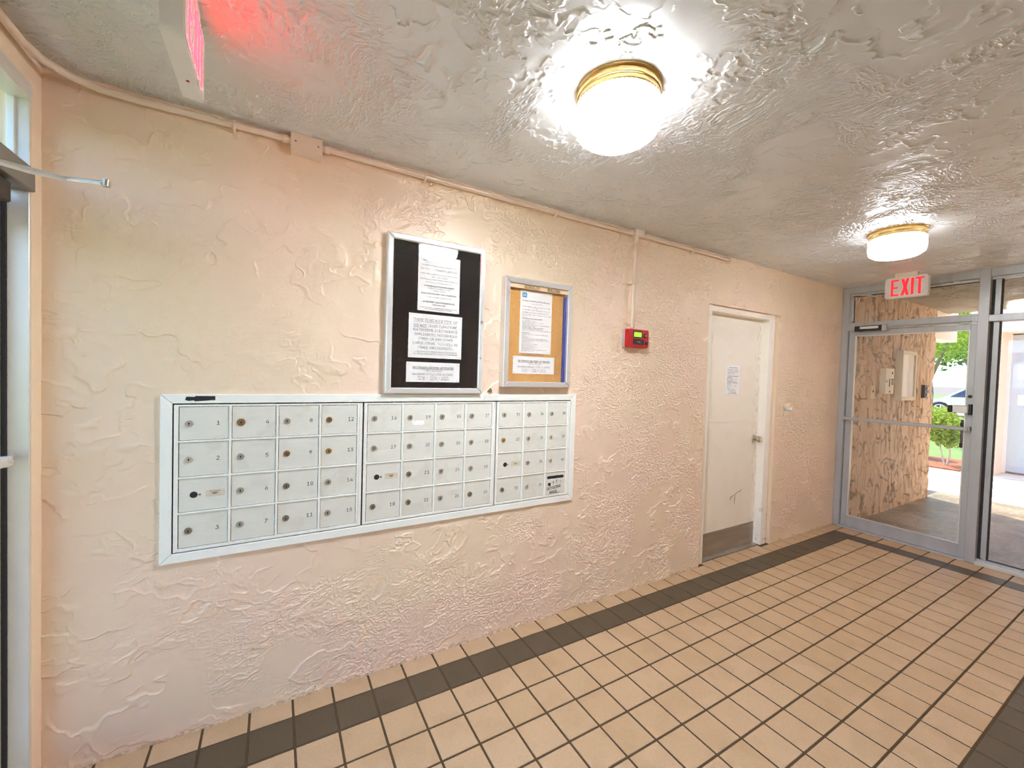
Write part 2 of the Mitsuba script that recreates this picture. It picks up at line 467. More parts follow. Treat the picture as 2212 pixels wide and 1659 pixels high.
for grey, nm, mat in ((False, 'beige_floor_tile', 'beige_tile'), (True, 'grey_floor_tile', 'grey_tile')):
    mine = sorted([t for t in tiles if t[1] == grey], key=lambda t: -t[0])
    rest = []
    for n, (area, _, b4) in enumerate(mine):
        w, d = round(b4[1] - b4[0], 4), round(b4[3] - b4[2], 4)
        h = (hash((round(b4[0], 3), round(b4[2], 3))) % 1000) / 1000 * 0.0012
        if n < 300 and area > 30:
            if (w, d) not in unit: unit[(w, d)] = cb(0, w, 0, d, -0.012, 0.0, 0.0011)
            if (w, d, mat) not in unit: unit[(w, d, mat)] = mikit.ply(unit[(w, d)], mat)
            put(nm, {**unit[(w, d, mat)], 'to_world': T().translate([b4[0], b4[2], h])}, fl)
        else:
            if (w, d) not in unit: unit[(w, d)] = cb(0, w, 0, d, -0.012, 0.0, 0.0011)
            m = unit[(w, d)].copy(); m.apply_translation([b4[0], b4[2], h]); rest.append(m)
    if rest: mesh(nm, cat(rest), mat, fl, kind='stuff')

# ------------------------------------------------------------------ white door in the back wall
fr = thing('trim_1', 'chipped white steel frame around the white utility door', None, kind='structure')
mesh('side_jamb', cat([cb(4.315, 4.40, 0.022, 0.125, 0, 2.06, .003), cb(4.302, 4.325, 0.085, 0.125, 0, 2.0, .002)]), 'worn_jamb', fr)
mesh('hinge_jamb', cb(3.43, 3.505, 0.022, 0.125, 0, 2.06, .003), 'white_paint', fr)
mesh('head_jamb', cat([cb(3.43, 4.40, 0.022, 0.125, 2.0, 2.048, .003), cb(3.5, 4.315, 0.085, 0.125, 1.985, 2.01, .002)]), 'white_paint', fr)
dr1 = thing('door_1', 'plain white painted utility door with a notice and grey kick plate', None, kind='structure')
mesh('leaf', cb(3.508, 4.30, 0.078, 0.118, 0.012, 1.983, .003), 'white_door_paint', dr1)
mesh('seam_strip', cb(3.512, 4.297, 0.0765, 0.0785, 1.119, 1.124, .0006), 'white_paint', dr1)
mesh('kick_plate', cb(3.515, 4.292, 0.0755, 0.0785, 0.014, 0.205, .0008), 'kick_steel', dr1)
kn = mesh('knob', xf(lathe([(0, .062), (.017, .062), (.026, .055), (.028, .045), (.024, .034), (.014, .026), (.011, .010), (.032, .009), (.034, 0), (0, 0)], 32),
                    np.array([[1, 0, 0, 4.243], [0, 0, -1, .078], [0, 1, 0, .952], [0, 0, 0, 1.0]])), 'nickel', dr1, smooth=30, label='satin nickel round knob')
mesh('scratch', cat([tube([(3.93 + .012 * k, .0768, .46 + .004 * math.sin(k) + .004 * k) for k in range(14)], .0016, 5), tube([(4.0, .0768, .47), (3.996, .0768, .45), (3.994, .0768, .40)], .0014, 5),
                     tube([(3.93, .0768, .44), (3.935, .0768, .455), (3.95, .0768, .465)], .0014, 5)]), 'brown_letter', dr1)
single('door_threshold', cb(3.50, 4.32, 0.04, 0.135, -0.004, 0.006, .002), 'kick_steel', 'low metal threshold under the white utility door', 'threshold')
pn = thing('paper_notice', 'small typed notice taped to the white utility door', 'notice')
mesh('sheet', cb(3.795, 3.99, 0.0765, 0.0775, 1.345, 1.592, .0003), 'white_paper', pn)
tl = []
lines = [('ATTENTION RESIDENTS', .11, 1.566), ('Please do not leave any items', .15, 1.55), ('in this room or block this door', .155, 1.538), ('at any time of the day or night.', .155, 1.526), ('Thank you', .09, 1.514),
         ('KEEP THIS DOOR CLOSED AND', .155, 1.494), ('LOCKED', .065, 1.482), ('Keys are available from the', .15, 1.47), ('management office', .1, 1.458), ('Items left here will be', .14, 1.446), ('removed and discarded without', .155, 1.434),
         ('notice', .055, 1.422), ('Mon to Fri 9 am - 5 pm', .145, 1.41), ('only', .04, 1.399), ('Please  report  leaks  to', .13, 1.386), ('the office right away', .13, 1.374), ('THE BOARD', .095, 1.36), ('of the building', .12, 1.35)]
for k, (s, w, z) in enumerate(lines):
    tl.append(text(s, 3.815 if 0 < k < 16 else 3.893, z, .0065, .0765, w, align='l' if 0 < k < 16 else 'c', bold=k in (0, 5, 6, 9)))
mesh('print', cat(tl), 'mid_ink', pn)

# ------------------------------------------------------------------ mailboxes
MX0, MX1, MZ0, MZ1 = 0.178, 2.153, 0.697, 1.349
tr = thing('mailbox_surround', 'wide mitred pale metal surround framing all the mailbox units', 'frame')
for nm, m in zip(('side_rail', 'side_rail', 'top_rail', 'bottom_rail'), mitre_frame(MX0, MX1, MZ0, MZ1, 0.037, -0.016, 0.0)):
    mesh(nm, m, 'mailbox_trim', tr)
mesh('inner_gap', bx(MX0 + .004, MX1 - .004, -0.0040, 0.0, MZ0 + .004, MZ1 - .004), 'black_gap', tr)
tape = Polygon([(0, .004), (.004, .017), (.03, .016), (.032, .020), (.094, .019), (.095, .004), (.05, .0005), (.030, -.001), (.028, .003), (.012, .001)])
single('black_tape', xf(extr(tape, .0012), frame_matrix('wall', .253, -.016, 1.322)), 'black_gap', 'strip of black tape on the upper left of the mailbox surround', 'tape')

U = [(0.2195, 0.9045, 4), (0.9115, 1.6005, 4), (1.6065, 2.112, 3)]
ZD = [1.3005, 1.1655, 1.0245, 0.887, 0.750]
number = [[['1', '2', '#', '3'], ['4', '5', '6', '7'], ['8', '9', '10', '11'], ['12', '13', '14', '15']],
          [['16', '17', '#', '18'], ['19', '20', '21', '22'], ['23', '24', '25', '26'], ['27', '28', '29', '30']],
          [['31', '32', '#', '33'], ['34', '35', '36', '37'], ['38', '39', '40', '41']]]
lockmat = {'1': 'steel_lock', '2': 'silver_lock', '3': 'dull_lock', '4': 'bronze_lock', '9': 'bronze_lock', '12': 'bronze_lock', '13': 'brass_lock', '11': 'dull_lock', '10': 'dull_lock', '32': 'brass_lock', '33': 'dull_lock',
           '22': 'dull_lock', '25': 'silver_lock', '37': 'silver_lock', '40': 'silver_lock', '23': 'steel_lock', '39': 'silver_lock', '30': 'dull_lock', '21': 'dull_lock', '18': 'dull_lock'}
unit_words = ['left mailbox unit of sixteen doors numbered 1 to 15', 'middle mailbox unit of sixteen doors numbered 16 to 30', 'right mailbox unit of twelve doors with the outgoing mail slot']
lock_body = lathe([(0, .006), (.0085, .006), (.0085, .0048), (.0118, .0048), (.0128, .003), (.0128, 0), (0, 0)], 28)
for ui, (ux0, ux1, nc) in enumerate(U):
    un = thing('mailbox_unit', unit_words[ui], 'mailbox unit')
    fx0, fx1 = ux0 + .014, ux1 - .014
    pitch = (fx1 - fx0) / nc
    mesh('frame', cat([cb(ux0, fx0, -.0155, -.0045, MZ0 + .041, MZ1 - .041, .001), cb(fx1, ux1, -.0155, -.0045, MZ0 + .041, MZ1 - .041, .001), cb(fx0 - .001, fx1 + .001, -.0155, -.0045, ZD[0], MZ1 - .041, .001), cb(fx0 - .001, fx1 + .001, -.0155, -.0045, MZ0 + .041, ZD[-1], .001)]), 'mailbox_rail', un)
    mesh('backing', bx(fx0 - .004, fx1 + .004, -.0092, -.0045, ZD[-1] - .004, ZD[0] + .004), 'black_gap', un)
    for k in range(1, nc):
        mesh('vertical_rail', cb(fx0 + k * pitch - .0045, fx0 + k * pitch + .0045, -.0185, -.008, ZD[-1], ZD[0], .0015), 'mailbox_rail', un)
    mesh('vertical_rail', cb(fx1 - .009, fx1 - .001, -.0185, -.008, ZD[-1], ZD[0], .0015), 'mailbox_rail', un)
    for k in range(1, 4):
        mesh('horizontal_rail', cb(fx0, fx1, -.0180, -.008, ZD[k] - .0035, ZD[k] + .0035, .0012), 'mailbox_rail', un)
    for ci in range(nc):
        for ri in range(4):
            num = number[ui][ci][ri]
            x0 = fx0 + ci * pitch + (.0060 if ci else .0022); x1 = fx0 + (ci + 1) * pitch - (.0060 if ci < nc - 1 else .0104)
            z1 = ZD[ri] - (.0050 if ri else .0016); z0 = ZD[ri + 1] + (.0048 if ri < 3 else .0016)
            mid = (z0 + z1) / 2
            if num == '41':
                slot = rrect(.122, .017, .0084); slot = extr(rrect(.122, .017, .0084), .0006)
                dk = mesh('door', cb(x0, x1, -.0125, -.0098, z0, z1, .0008), 'mailbox_door', un, label='outgoing mail door with a dark slot and handwriting')
                mesh('mail_slot', xf(slot, frame_matrix('wall', x0 + .012, -.0125, z1 - .038)), 'black_gap', dk)
                mesh('lock_hole', xf(lathe([(0, .0007), (.0105, .0007), (.0105, 0), (0, 0)], 24), frame_matrix('wall', x0 + .030, -.0125, mid - .006)), 'black_gap', dk)
                mesh('handwriting', cat([text('OUTGOING', x0 + .012, z0 + .024, .016, -.0125, .105, align='l', rot=.12, bold=True), text('MAIL', x0 + .034, z0 + .002, .017, -.0125, .06, align='l', rot=.05, bold=True),
                                         tube([(x0 + .088, -.0127, z0 + .005), (x0 + .098, -.0127, z0 + .006), (x0 + .108, -.0127, z0 + .010)], .0012, 5)]), 'black_ink', dk)
                arrows = []
                for ax, az in ((x0 + .058, mid - .012), (x0 + .082, mid - .004)):
                    arrows += [tube([(ax, -.0127, az), (ax + .001, -.0127, az + .01), (ax + .001, -.0127, az + .022)], .0011, 5), tube([(ax - .005, -.0127, az + .014), (ax + .001, -.0127, az + .023), (ax + .007, -.0127, az + .014)], .0014, 5)]
                mesh('arrow_marks', cat(arrows), 'mid_ink', dk)
                mesh('number_print', text('41', x0 + .115, mid + .000, .012, -.0125), 'grey_ink', dk)
                continue
            dk = mesh('door', cb(x0, x1, -.0125, -.0098, z0, z1, .0008), 'mailbox_door', un)
            lx = x0 + .030
            if num == '#':
                mesh('lock_hole', xf(lathe([(0, .0012), (.0115, .0012), (.0125, 0), (0, 0)], 24), frame_matrix('wall', x0 + .046, -.0125, mid)), 'black_gap', dk)
                mesh('screw', xf(lathe([(0, .0016), (.0035, .0014), (.0045, 0), (0, 0)], 12), frame_matrix('wall', x0 + .065, -.0125, mid - .001)), 'dull_lock', dk)
                mesh('label_plate', cb(x0 + .084, x0 + .146, -.0135, -.0124, mid - .012, mid + .014, .0004), 'cream_plate', dk)
                ell = Polygon([(.010 * math.cos(t), .0035 * math.sin(t)) for t in np.linspace(0, 2 * np.pi, 20)[:-1]])
                mesh('plate_print', cat([xf(extr(ell, .0005), frame_matrix('wall', x0 + .114, -.0135, mid)), text('PRIVATE BOX', x0 + .114, mid + .0055, .0042, -.0135, .034)]), 'dull_lock', dk)
                continue
            lm = lockmat.get(num, 'steel_lock')
            big = 1.18 if num == '4' else 1.0
            M = frame_matrix('wall', lx, -.0125, mid); M[:3, :3] *= big
            lk = mesh('lock', xf(lock_body, M), lm, dk, smooth=30)
            tilt = {'12': .3, '13': 0, '6': .2, '8': -.3, '19': .5}.get(num, 0.0)
            kh = cat([xf(lathe([(0, .0005), (.0030, .0005), (.0030, 0), (0, 0)], 12), np.eye(4)), bx(-.0011, .0011, -.0075, 0, 0, .0005)])
            kh.apply_transform(trimesh.transformations.rotation_matrix(tilt, [0, 0, 1]))
            mesh('keyhole', xf(kh, frame_matrix('wall', lx, -.0125 - .006 * big, mid + .0012)), 'black_gap', lk)
            mesh('number_print', text(num, x0 + .122, mid - .008, .016, -.0125, {1: None}.get(len(num), .021 if '1' not in num else None)), 'mid_ink', dk)
            if num == '19':
                mesh('sticker', xf(extr(Polygon([(0, .004), (.004, .012), (.018, .010), (.030, .013), (.064, .010), (.065, -.008), (.058, -.011), (.006, -.010), (.008, -.002)]), .0004), frame_matrix('wall', lx + .008, -.0125, mid - .028)), 'white_paper', dk, label='torn white sticker')
single('wall_bracket', cat([tube([(1.552, -.004, 1.362), (1.556, -.012, 1.372), (1.564, -.014, 1.38), (1.570, -.010, 1.37), (1.574, -.006, 1.358)], .004, 8), cyl((1.563, 0, 1.366), (1.563, -.016, 1.366), .006, 10)]), 'dull_lock',
       'small bent metal hook on the wall between the two notice boards', 'hook')

# ------------------------------------------------------------------ black notice board
bb = thing('notice_board', 'tall black felt notice board in a white metal frame above the mailboxes', 'notice board')
BX0, BX1, BZ0, BZ1 = 0.996, 1.504, 1.352, 2.112
for nm, m in zip(('side_rail', 'side_rail', 'top_rail', 'bottom_rail'), mitre_frame(BX0, BX1, BZ0, BZ1, .030, -.040, 0.0, .0004, .005)):
    mesh(nm, m, 'frame_alu', bb)
mesh('backing', bx(BX0 + .006, BX1 - .006, -.026, -.002, BZ0 + .006, BZ1 - .006), 'black_felt', bb)
mesh('glass_pane', bx(BX0 + .029, BX1 - .029, -.0332, -.0330, BZ0 + .029, BZ1 - .029), 'thin_glass', bb)
mesh('keyhole', xf(lathe([(0, .002), (.006, .002), (.007, 0), (0, 0)], 16), frame_matrix('wall', 1.488, -.040, 1.729)), 'dull_lock', bb)
mesh('arrow_mark', xf(extr(Polygon([(-.004, .004), (.006, .001), (.0, -.009), (.001, -.002)]), .0004), frame_matrix('wall', 1.484, -.040, 1.54)), 'grey_ink', bb)


def sheet(x0, x1, z0, z1, y, label, cat_='notice', rot=0.0):
    k = thing('paper_notice', label, cat_)
    m = cb(x0, x1, y - .0008, y, z0, z1, .0003)
    mesh('sheet', m, 'white_paper', k)
    pins = []
    for px, pz, a in ((x0 + .010, z1 - .010, .6), (x1 - .010, z1 - .012, -.6), (x0 + .010, z0 + .009, .4), (x1 - .010, z0 + .009, .5)):
        s = bx(-.006, .006, -.0009, .0009, 0, .0010)
        s.apply_transform(trimesh.transformations.rotation_matrix(a, [0, 0, 1]))
        pins.append(xf(s, frame_matrix('wall', px, y - .0008, pz)))
    for q in pins: mesh('staple', q, 'steel_lock', k)
    return k


def logo(x0, z1, s, y, k):
    lg = mesh('emblem', xf(extr(rrect(s * 1.12, s, s * .22), .0004), frame_matrix('wall', x0, y, z1 - s)), 'blue_print', k, label='small blue rounded emblem')
    mesh('emblem_centre', xf(extr(rrect(s * .78, s * .5, s * .12), .0003), frame_matrix('wall', x0 + s * .17, y - .0004, z1 - s * .76)), 'pale_blue_print', lg)


yp = -.0262
k = sheet(1.146, 1.364, 1.760, 2.036, yp, 'long typed notice with blue emblem, top sheet on the black board')
logo(1.170, 2.026, .021, yp - .0008, k)
yt = yp - .0008
L1 = [('Management & Maintenance Association, Inc.', .182, 1.982, .0052, 0), ('NOTICE  --  OWNERS & RENTERS', .190, 1.962, .0085, 0), ('Please contact the office below for all requests and repairs', .196, 1.941, .0058, 0), ('after your closing', .085, 1.928, .0055, 0),
      ('And Everything in these matters required by the Board', .196, 1.914, .0060, 0), ('Office during Unit Management hours', .14, 1.900, .0055, 0), ('Accounting Page and Property Management', .158, 1.882, .0064, 1), ('8000 N. University Dr. Suite 100', .120, 1.871, .0055, 0), ('Tamarac, FL 33321', .070, 1.860, .0055, 0),
      ('Phone:  (954) 000-0000     Fax:  954-000-0000', .182, 1.844, .0064, 1), ('E-mail: office@management.com', .128, 1.828, .0055, 0), ('______________________', .09, 1.818, .004, 0), ('AFTER HOURS   CALL FOR EMERGENCIES', .168, 1.803, .0066, 1), ('(954) 000-0000', .068, 1.790, .0064, 1),
      ('Note: You may leave a message for the office at this number', .192, 1.776, .0050, 0), ('and someone will return the call shortly.', .145, 1.768, .0050, 0)]
soft, hard = [], []
for s, w, z, h, b in L1:
    (hard if b else soft).append(text(s, 1.255, z, h, yt, w, bold=bool(b)))
mesh('print', cat(soft), 'grey_ink', k); mesh('bold_print', cat(hard), 'mid_ink', k)
k = sheet(1.105, 1.382, 1.529, 1.745, yp, 'notice on bulk pick-up, middle sheet on the black board')
mid_ = []
T2 = [('DO NOT LEAVE FURNITURE,', .228, 1.682), ('MATRESSES, ELECTRONICS,', .233, 1.660), ('APPLIANCES, HOUSEHOLD', .222, 1.638), ('ITEMS OR ANY OTHER', .180, 1.6165), ('LARGE ITEMS.  YOU WILL BE', .232, 1.595), ('FINED AND CHARGED.', .182, 1.574)]
for s, w, z in T2: mid_.append(text(s, 1.2445, z, .0125, yt, w))
mid_.append(bx(1.131, 1.196, yt - .0006, yt, 1.6785, 1.6800))
for s, w, z in (('ALL BOXES MUST BE BROKEN DOWN, FLATTENED AND', .226, 1.5565), ('PUT INSIDE THE DUMPSTER INSIDE THE TRASH ROOM', .226, 1.5455)): mid_.append(text(s, 1.2445, z, .0068, yt, w))
mesh('print', cat(mid_), 'mid_ink', k)
mesh('heading_print', cat([text('THERE IS NO BULK PICK-UP', 1.243, 1.7075, .0145, yt, .230), bx(1.128, 1.358, yt - .0006, yt, 1.7030, 1.7042)]), 'grey_ink', k)


def trucks(x0, x1, z0, z1, y, label):
    k = sheet(x0, x1, z0, z1, y, label)
    cx, w, h, yt = (x0 + x1) / 2, x1 - x0, z1 - z0, y - .0008
    z = z0 + h * .675
    mesh('heading_print', cat([text('NO TRUCKS, NO PICK-UP TRUCKS', cx, z, h * .10, yt, w * .765, bold=True), bx(cx - w * .382, cx + w * .382, yt - .0006, yt, z - h * .035, z - h * .020)]), 'mid_ink', k)
    u = z0 + h * .155
    s = [text('(SEE FULL RULES)', cx, z0 + h * .535, h * .075, yt, w * .31), text('MAXIMUM VEHICLE SIZE ALLOWED:', cx, z0 + h * .345, h * .10, yt, w * .78), text('72"W  x  72"H  x  192"L', cx, u, h * .13, yt, w * .59)]
    for a, b in ((-.295, -.145), (-.075, .065), (.125, .295)): s.append(bx(cx + a * w, cx + b * w, yt - .0006, yt, u - h * .045, u - h * .028))
    mesh('print', cat(s), 'grey_ink', k)


trucks(1.098, 1.375, 1.410, 1.508, yp, 'no trucks notice at the bottom of the black board')

# ------------------------------------------------------------------ cork board
cbk = thing('notice_board', 'smaller cork notice board in a silver frame right of the black board', 'notice board')
CX0, CX1, CZ0, CZ1 = 1.619, 2.075, 1.390, 1.993
for nm, m in zip(('side_rail', 'side_rail', 'top_rail', 'bottom_rail'), mitre_frame(CX0, CX1, CZ0, CZ1, .032, -.052, 0.0, .0004, .003)):
    mesh(nm, m, 'frame_alu_grey', cbk)
mesh('cork_panel', bx(CX0 + .006, CX1 - .006, -.016, -.002, CZ0 + .006, CZ1 - .006), 'cork', cbk)
mesh('glass_pane', bx(CX0 + .030, CX1 - .030, -.0412, -.0410, CZ0 + .030, CZ1 - .030), 'thin_glass', cbk)
hd = mesh('header_strip', cb(CX0 + .031, CX1 - .031, -.040, -.034, 1.938, CZ1 - .032, .001), 'header_cream', cbk)
mesh('lettering', cat([text('BERKELEY', 1.745, 1.9415, .0150, -.040, .103, align='l', bold=True), text('BUILDING', 1.900, 1.9415, .0150, -.040, .088, align='l', bold=True)]), 'brown_letter', hd)
single('blue_card', cb(2.030, 2.043, -.034, -.017, CZ0 + .032, 1.925, .0008), 'blue_card', 'blue card strip standing at the right edge inside the cork board', 'card')
k = sheet(1.733, 1.950, 1.582, 1.935, -.0162, 'long typed rules sheet with blue emblem on the cork board')
logo(1.746, 1.922, .027, -.017, k)
soft, hard = [], []
yt = -.017
z = 1.876
for s, w, al, b, dz in (('Management & Maintenance Association, Inc.', .185, 'c', 1, .016), ('RULES OF THE BUILDING', .075, 'c', 0, .018), ('Owners, Residents and Guests must comply with the rules', .188, 'c', 0, .009), ('of', .012, 'c', 0, .009), ('the Association as set by the Declaration of Condominium', .188, 'c', 0, .015),
                      ('No parking in areas posted against it, overnight or at any hour', .178, 'l', 0, .013), ('No trucks, vans, boats or trailers, please call the office before you park', .196, 'l', 0, .007), ('at any time', .036, 'l', 0, .016),
                      ('The following rules are strictly enforced', .135, 'l', 1, .012), ('Rules of conduct for all owners', .09, 'l', 0, .008), ('No loud noise after ten at night', .142, 'l', 0, .008), ('Pets must be kept on a leash', .082, 'l', 0, .008), ('Garbage must be bagged and placed into the trash chutes and bins', .192, 'l', 0, .008), ('No bikes in halls or stairs', .088, 'l', 0, .008), ('Do not hang wash or towels over the rails', .145, 'l', 1, .008),
                      ('Visitors must park in guest spots', .142, 'l', 0, .008), ('All moves must be booked with the office and made before five at night', .196, 'l', 0, .015), ('Pool and laundry', .06, 'l', 1, .009), ('The pool is open from dawn to dusk and closed overnight', .178, 'l', 0, .008), ('No glass', .032, 'l', 0, .008), ('Shower before use', .05, 'l', 0, .008),
                      ('Children must be watched by an adult at all times while there', .172, 'l', 0, .008), ('Washers may be used from eight until nine at night, clean the filters', .188, 'l', 0, .008), ('Remove your wash at once', .076, 'l', 0, .008), ('Do not overload it', .058, 'l', 0, .008), ('Report faults to the office on weekdays', .108, 'l', 0, .008), ('Doors must be kept shut', .088, 'l', 0, .008),
                      ('Lights out on leaving the room please', .108, 'l', 0, .008), ('Keep the area clean and dry', .092, 'l', 0, .008), ('Violations will be fined and charged to the unit owner', .170, 'l', 0, .008), ('by the Board of the building', .08, 'l', 0, .016), ('Questions may be sent to the manager at any time', .148, 'l', 0, .008), ('or left in the office box by the main door', .156, 'l', 0, .008)):
    (hard if b else soft).append(text(s, 1.8415 if al == 'c' else 1.748, z, .0052, yt, w, align=al, bold=bool(b)))
    z -= dz * .97
mesh('print', cat(soft), 'grey_ink', k); mesh('bold_print', cat(hard), 'mid_ink', k)
trucks(1.697, 1.978, 1.466, 1.565, -.0162, 'no trucks notice at the bottom of the cork board')

# ------------------------------------------------------------------ conduit, boxes, alarm panel, bell plate
cd = thing('conduit', 'thin painted conduit running along the top of the wall under the ceiling', 'conduit')
zc, yc, rc = 2.404, -.026, .0115
mesh('pipe', tube([(X0 + .022, -1.6, zc), (X0 + .022, -.8, zc), (X0 + .022, -.30, zc), (X0 + .024, -.20, zc), (X0 + .040, -.12, zc), (X0 + .085, -.062, zc), (X0 + .15, -.032, zc - .003), (X0 + .25, yc, zc - .004), (.3, yc, zc), (.57, yc, zc + .004)], rc, 14), 'conduit_paint', cd, smooth=40)
mesh('pipe', tube([(.735, yc, zc + .004), (1.2, yc, zc + .002), (1.9, yc, zc), (2.560, yc, zc)], rc, 14), 'conduit_paint', cd, smooth=40)
mesh('pipe', tube([(2.690, yc, zc), (3.1, yc, zc), (3.655, yc, zc)], rc * .92, 14), 'conduit_paint', cd, smooth=40)
for x, s in ((.575, 1), (.733, -1), (2.560, 1), (2.690, -1)):
    mesh('coupling', cat([cyl((x - .010 * s, yc, zc + .003), (x + .008 * s, yc, zc + .003), .0165, 12), cyl((x + .006 * s, yc, zc + .003), (x + .0195 * s, yc, zc + .003), .0135, 12)]), 'conduit_paint', cd, smooth=40)
for x in (.40, 1.17, 1.95, 3.18, 3.62):
    mesh('strap', cat([tube([(x, -.001, zc + .016), (x, yc - .008, zc + .014), (x, yc - .0135, zc), (x, yc - .008, zc - .014), (x, -.002, zc - .02)], .0045, 8), cb(x - .007, x + .007, -.003, 0, zc - .042, zc - .014, .001)]), 'conduit_paint', cd)
jb = thing('junction_box', 'square painted junction box on the conduit at upper left', 'junction box')
mesh('body', cb(.597, .711, -.043, .0, 2.358, 2.433, .002), 'conduit_paint', jb)
mesh('cover', cb(.594, .714, -.047, -.043, 2.364, 2.4345, .0018), 'conduit_paint', jb)
for x, z in ((.612, 2.40), (.697, 2.40)):
    mesh('screw', xf(lathe([(0, .002), (.003, .0015), (.004, 0), (0, 0)], 10), frame_matrix('wall', x, -.047, z)), 'dull_lock', jb)
tb = thing('junction_box', 'small painted tee box where the conduit drops to the red panel', 'junction box')
mesh('body', cb(2.582, 2.668, -.040, 0, 2.392, 2.438, .003), 'conduit_paint', tb)
mesh('hub', cyl((2.606, yc, 2.392), (2.606, yc, 2.345), .0155, 14), 'conduit_paint', tb, smooth=40)
dc = thing('conduit', 'vertical painted conduit dropping from the tee box to the red panel', 'conduit')
mesh('pipe', tube([(2.606, yc, 2.345), (2.604, yc, 2.24), (2.598, yc - .002, 2.16), (2.594, yc, 2.02), (2.594, yc, 1.79)], rc * .9, 14), 'conduit_paint', dc, smooth=40)
mesh('strap', cat([tube([(2.575, -.001, 2.08), (2.582, yc - .008, 2.08), (2.596, yc - .0125, 2.08), (2.608, yc - .008, 2.08), (2.614, -.001, 2.08)], .004, 8)]), 'conduit_paint', dc)
al = thing('alarm_panel', 'small red alarm panel with a lit green screen', 'alarm panel')
mesh('back_box', cb(2.530, 2.722, -.030, 0, 1.662, 1.778, .003), 'alarm_side', al)
front = trimesh.convex.convex_hull(np.array([(x, y, z) for (x, z) in np.array(rrect(.196, .124, .014).exterior.coords) for y in (-.030,)] + [(.005 + x * .95, -.056, .003 + z * .95) for (x, z) in np.array(rrect(.196, .124, .014).exterior.coords)]) + np.array([2.528, 0, 1.658]))
mesh('housing', front, 'alarm_red', al)
mesh('screen_bezel', xf(extr(rrect(.082, .044, .003), .0012), frame_matrix('wall', 2.578, -.056, 1.724)), 'black_plastic', al)
scene['lcd'] = {'type': 'diffuse', 'reflectance': rgb(.2, .4, .05)}
put('screen', {**mikit.ply(xf(extr(rrect(.068, .031, .001), .0012), frame_matrix('wall', 2.583, -.0572, 1.730)), 'lcd'), 'emitter': {'type': 'area', 'radiance': rgb(.10, .26, .012)}}, al, label='lit green screen')
mesh('label_panel', xf(extr(rrect(.098, .036, .004), .0012), frame_matrix('wall', 2.578, -.056, 1.680)), 'black_plastic', al)
mesh('emblem', cat([tube([(2.612, -.0575, 1.701), (2.626, -.0575, 1.697), (2.642, -.0575, 1.690)], .0012, 5), tube([(2.610, -.0575, 1.697), (2.622, -.0575, 1.701), (2.650, -.0575, 1.700)], .0010, 5)]), 'silver_lock', al)
mesh('key_switch', xf(lathe([(0, .006), (.011, .006), (.013, .003), (.013, 0), (0, 0)], 20), frame_matrix('wall', 2.688, -.056, 1.741)), 'black_plastic', al)
mesh('key_barrel', xf(lathe([(0, .008), (.004, .008), (.005, .005), (0, .005)], 12), frame_matrix('wall', 2.688, -.056, 1.741)), 'silver_lock', al)
mesh('button', xf(lathe([(0, .005), (.010, .004), (.012, 0), (0, 0)], 20), frame_matrix('wall', 2.699, -.056, 1.693)), 'black_plastic', al)
bp = thing('bell_plate', 'narrow metal plate with a round white knob right of the utility door', 'switch plate')
mesh('plate', cb(4.553, 4.640, -.007, 0, 1.153, 1.272, .002), 'nickel', bp)
mesh('knob', xf(lathe([(0, .050), (.016, .049), (.022, .040), (.022, .030), (.014, .022), (.012, 0), (0, 0)], 24), frame_matrix('wall', 4.602, -.007, 1.213)), 'sign_white', bp, smooth=30)

# ------------------------------------------------------------------ ceiling lamps
RL, HL = 0.134, 0.165


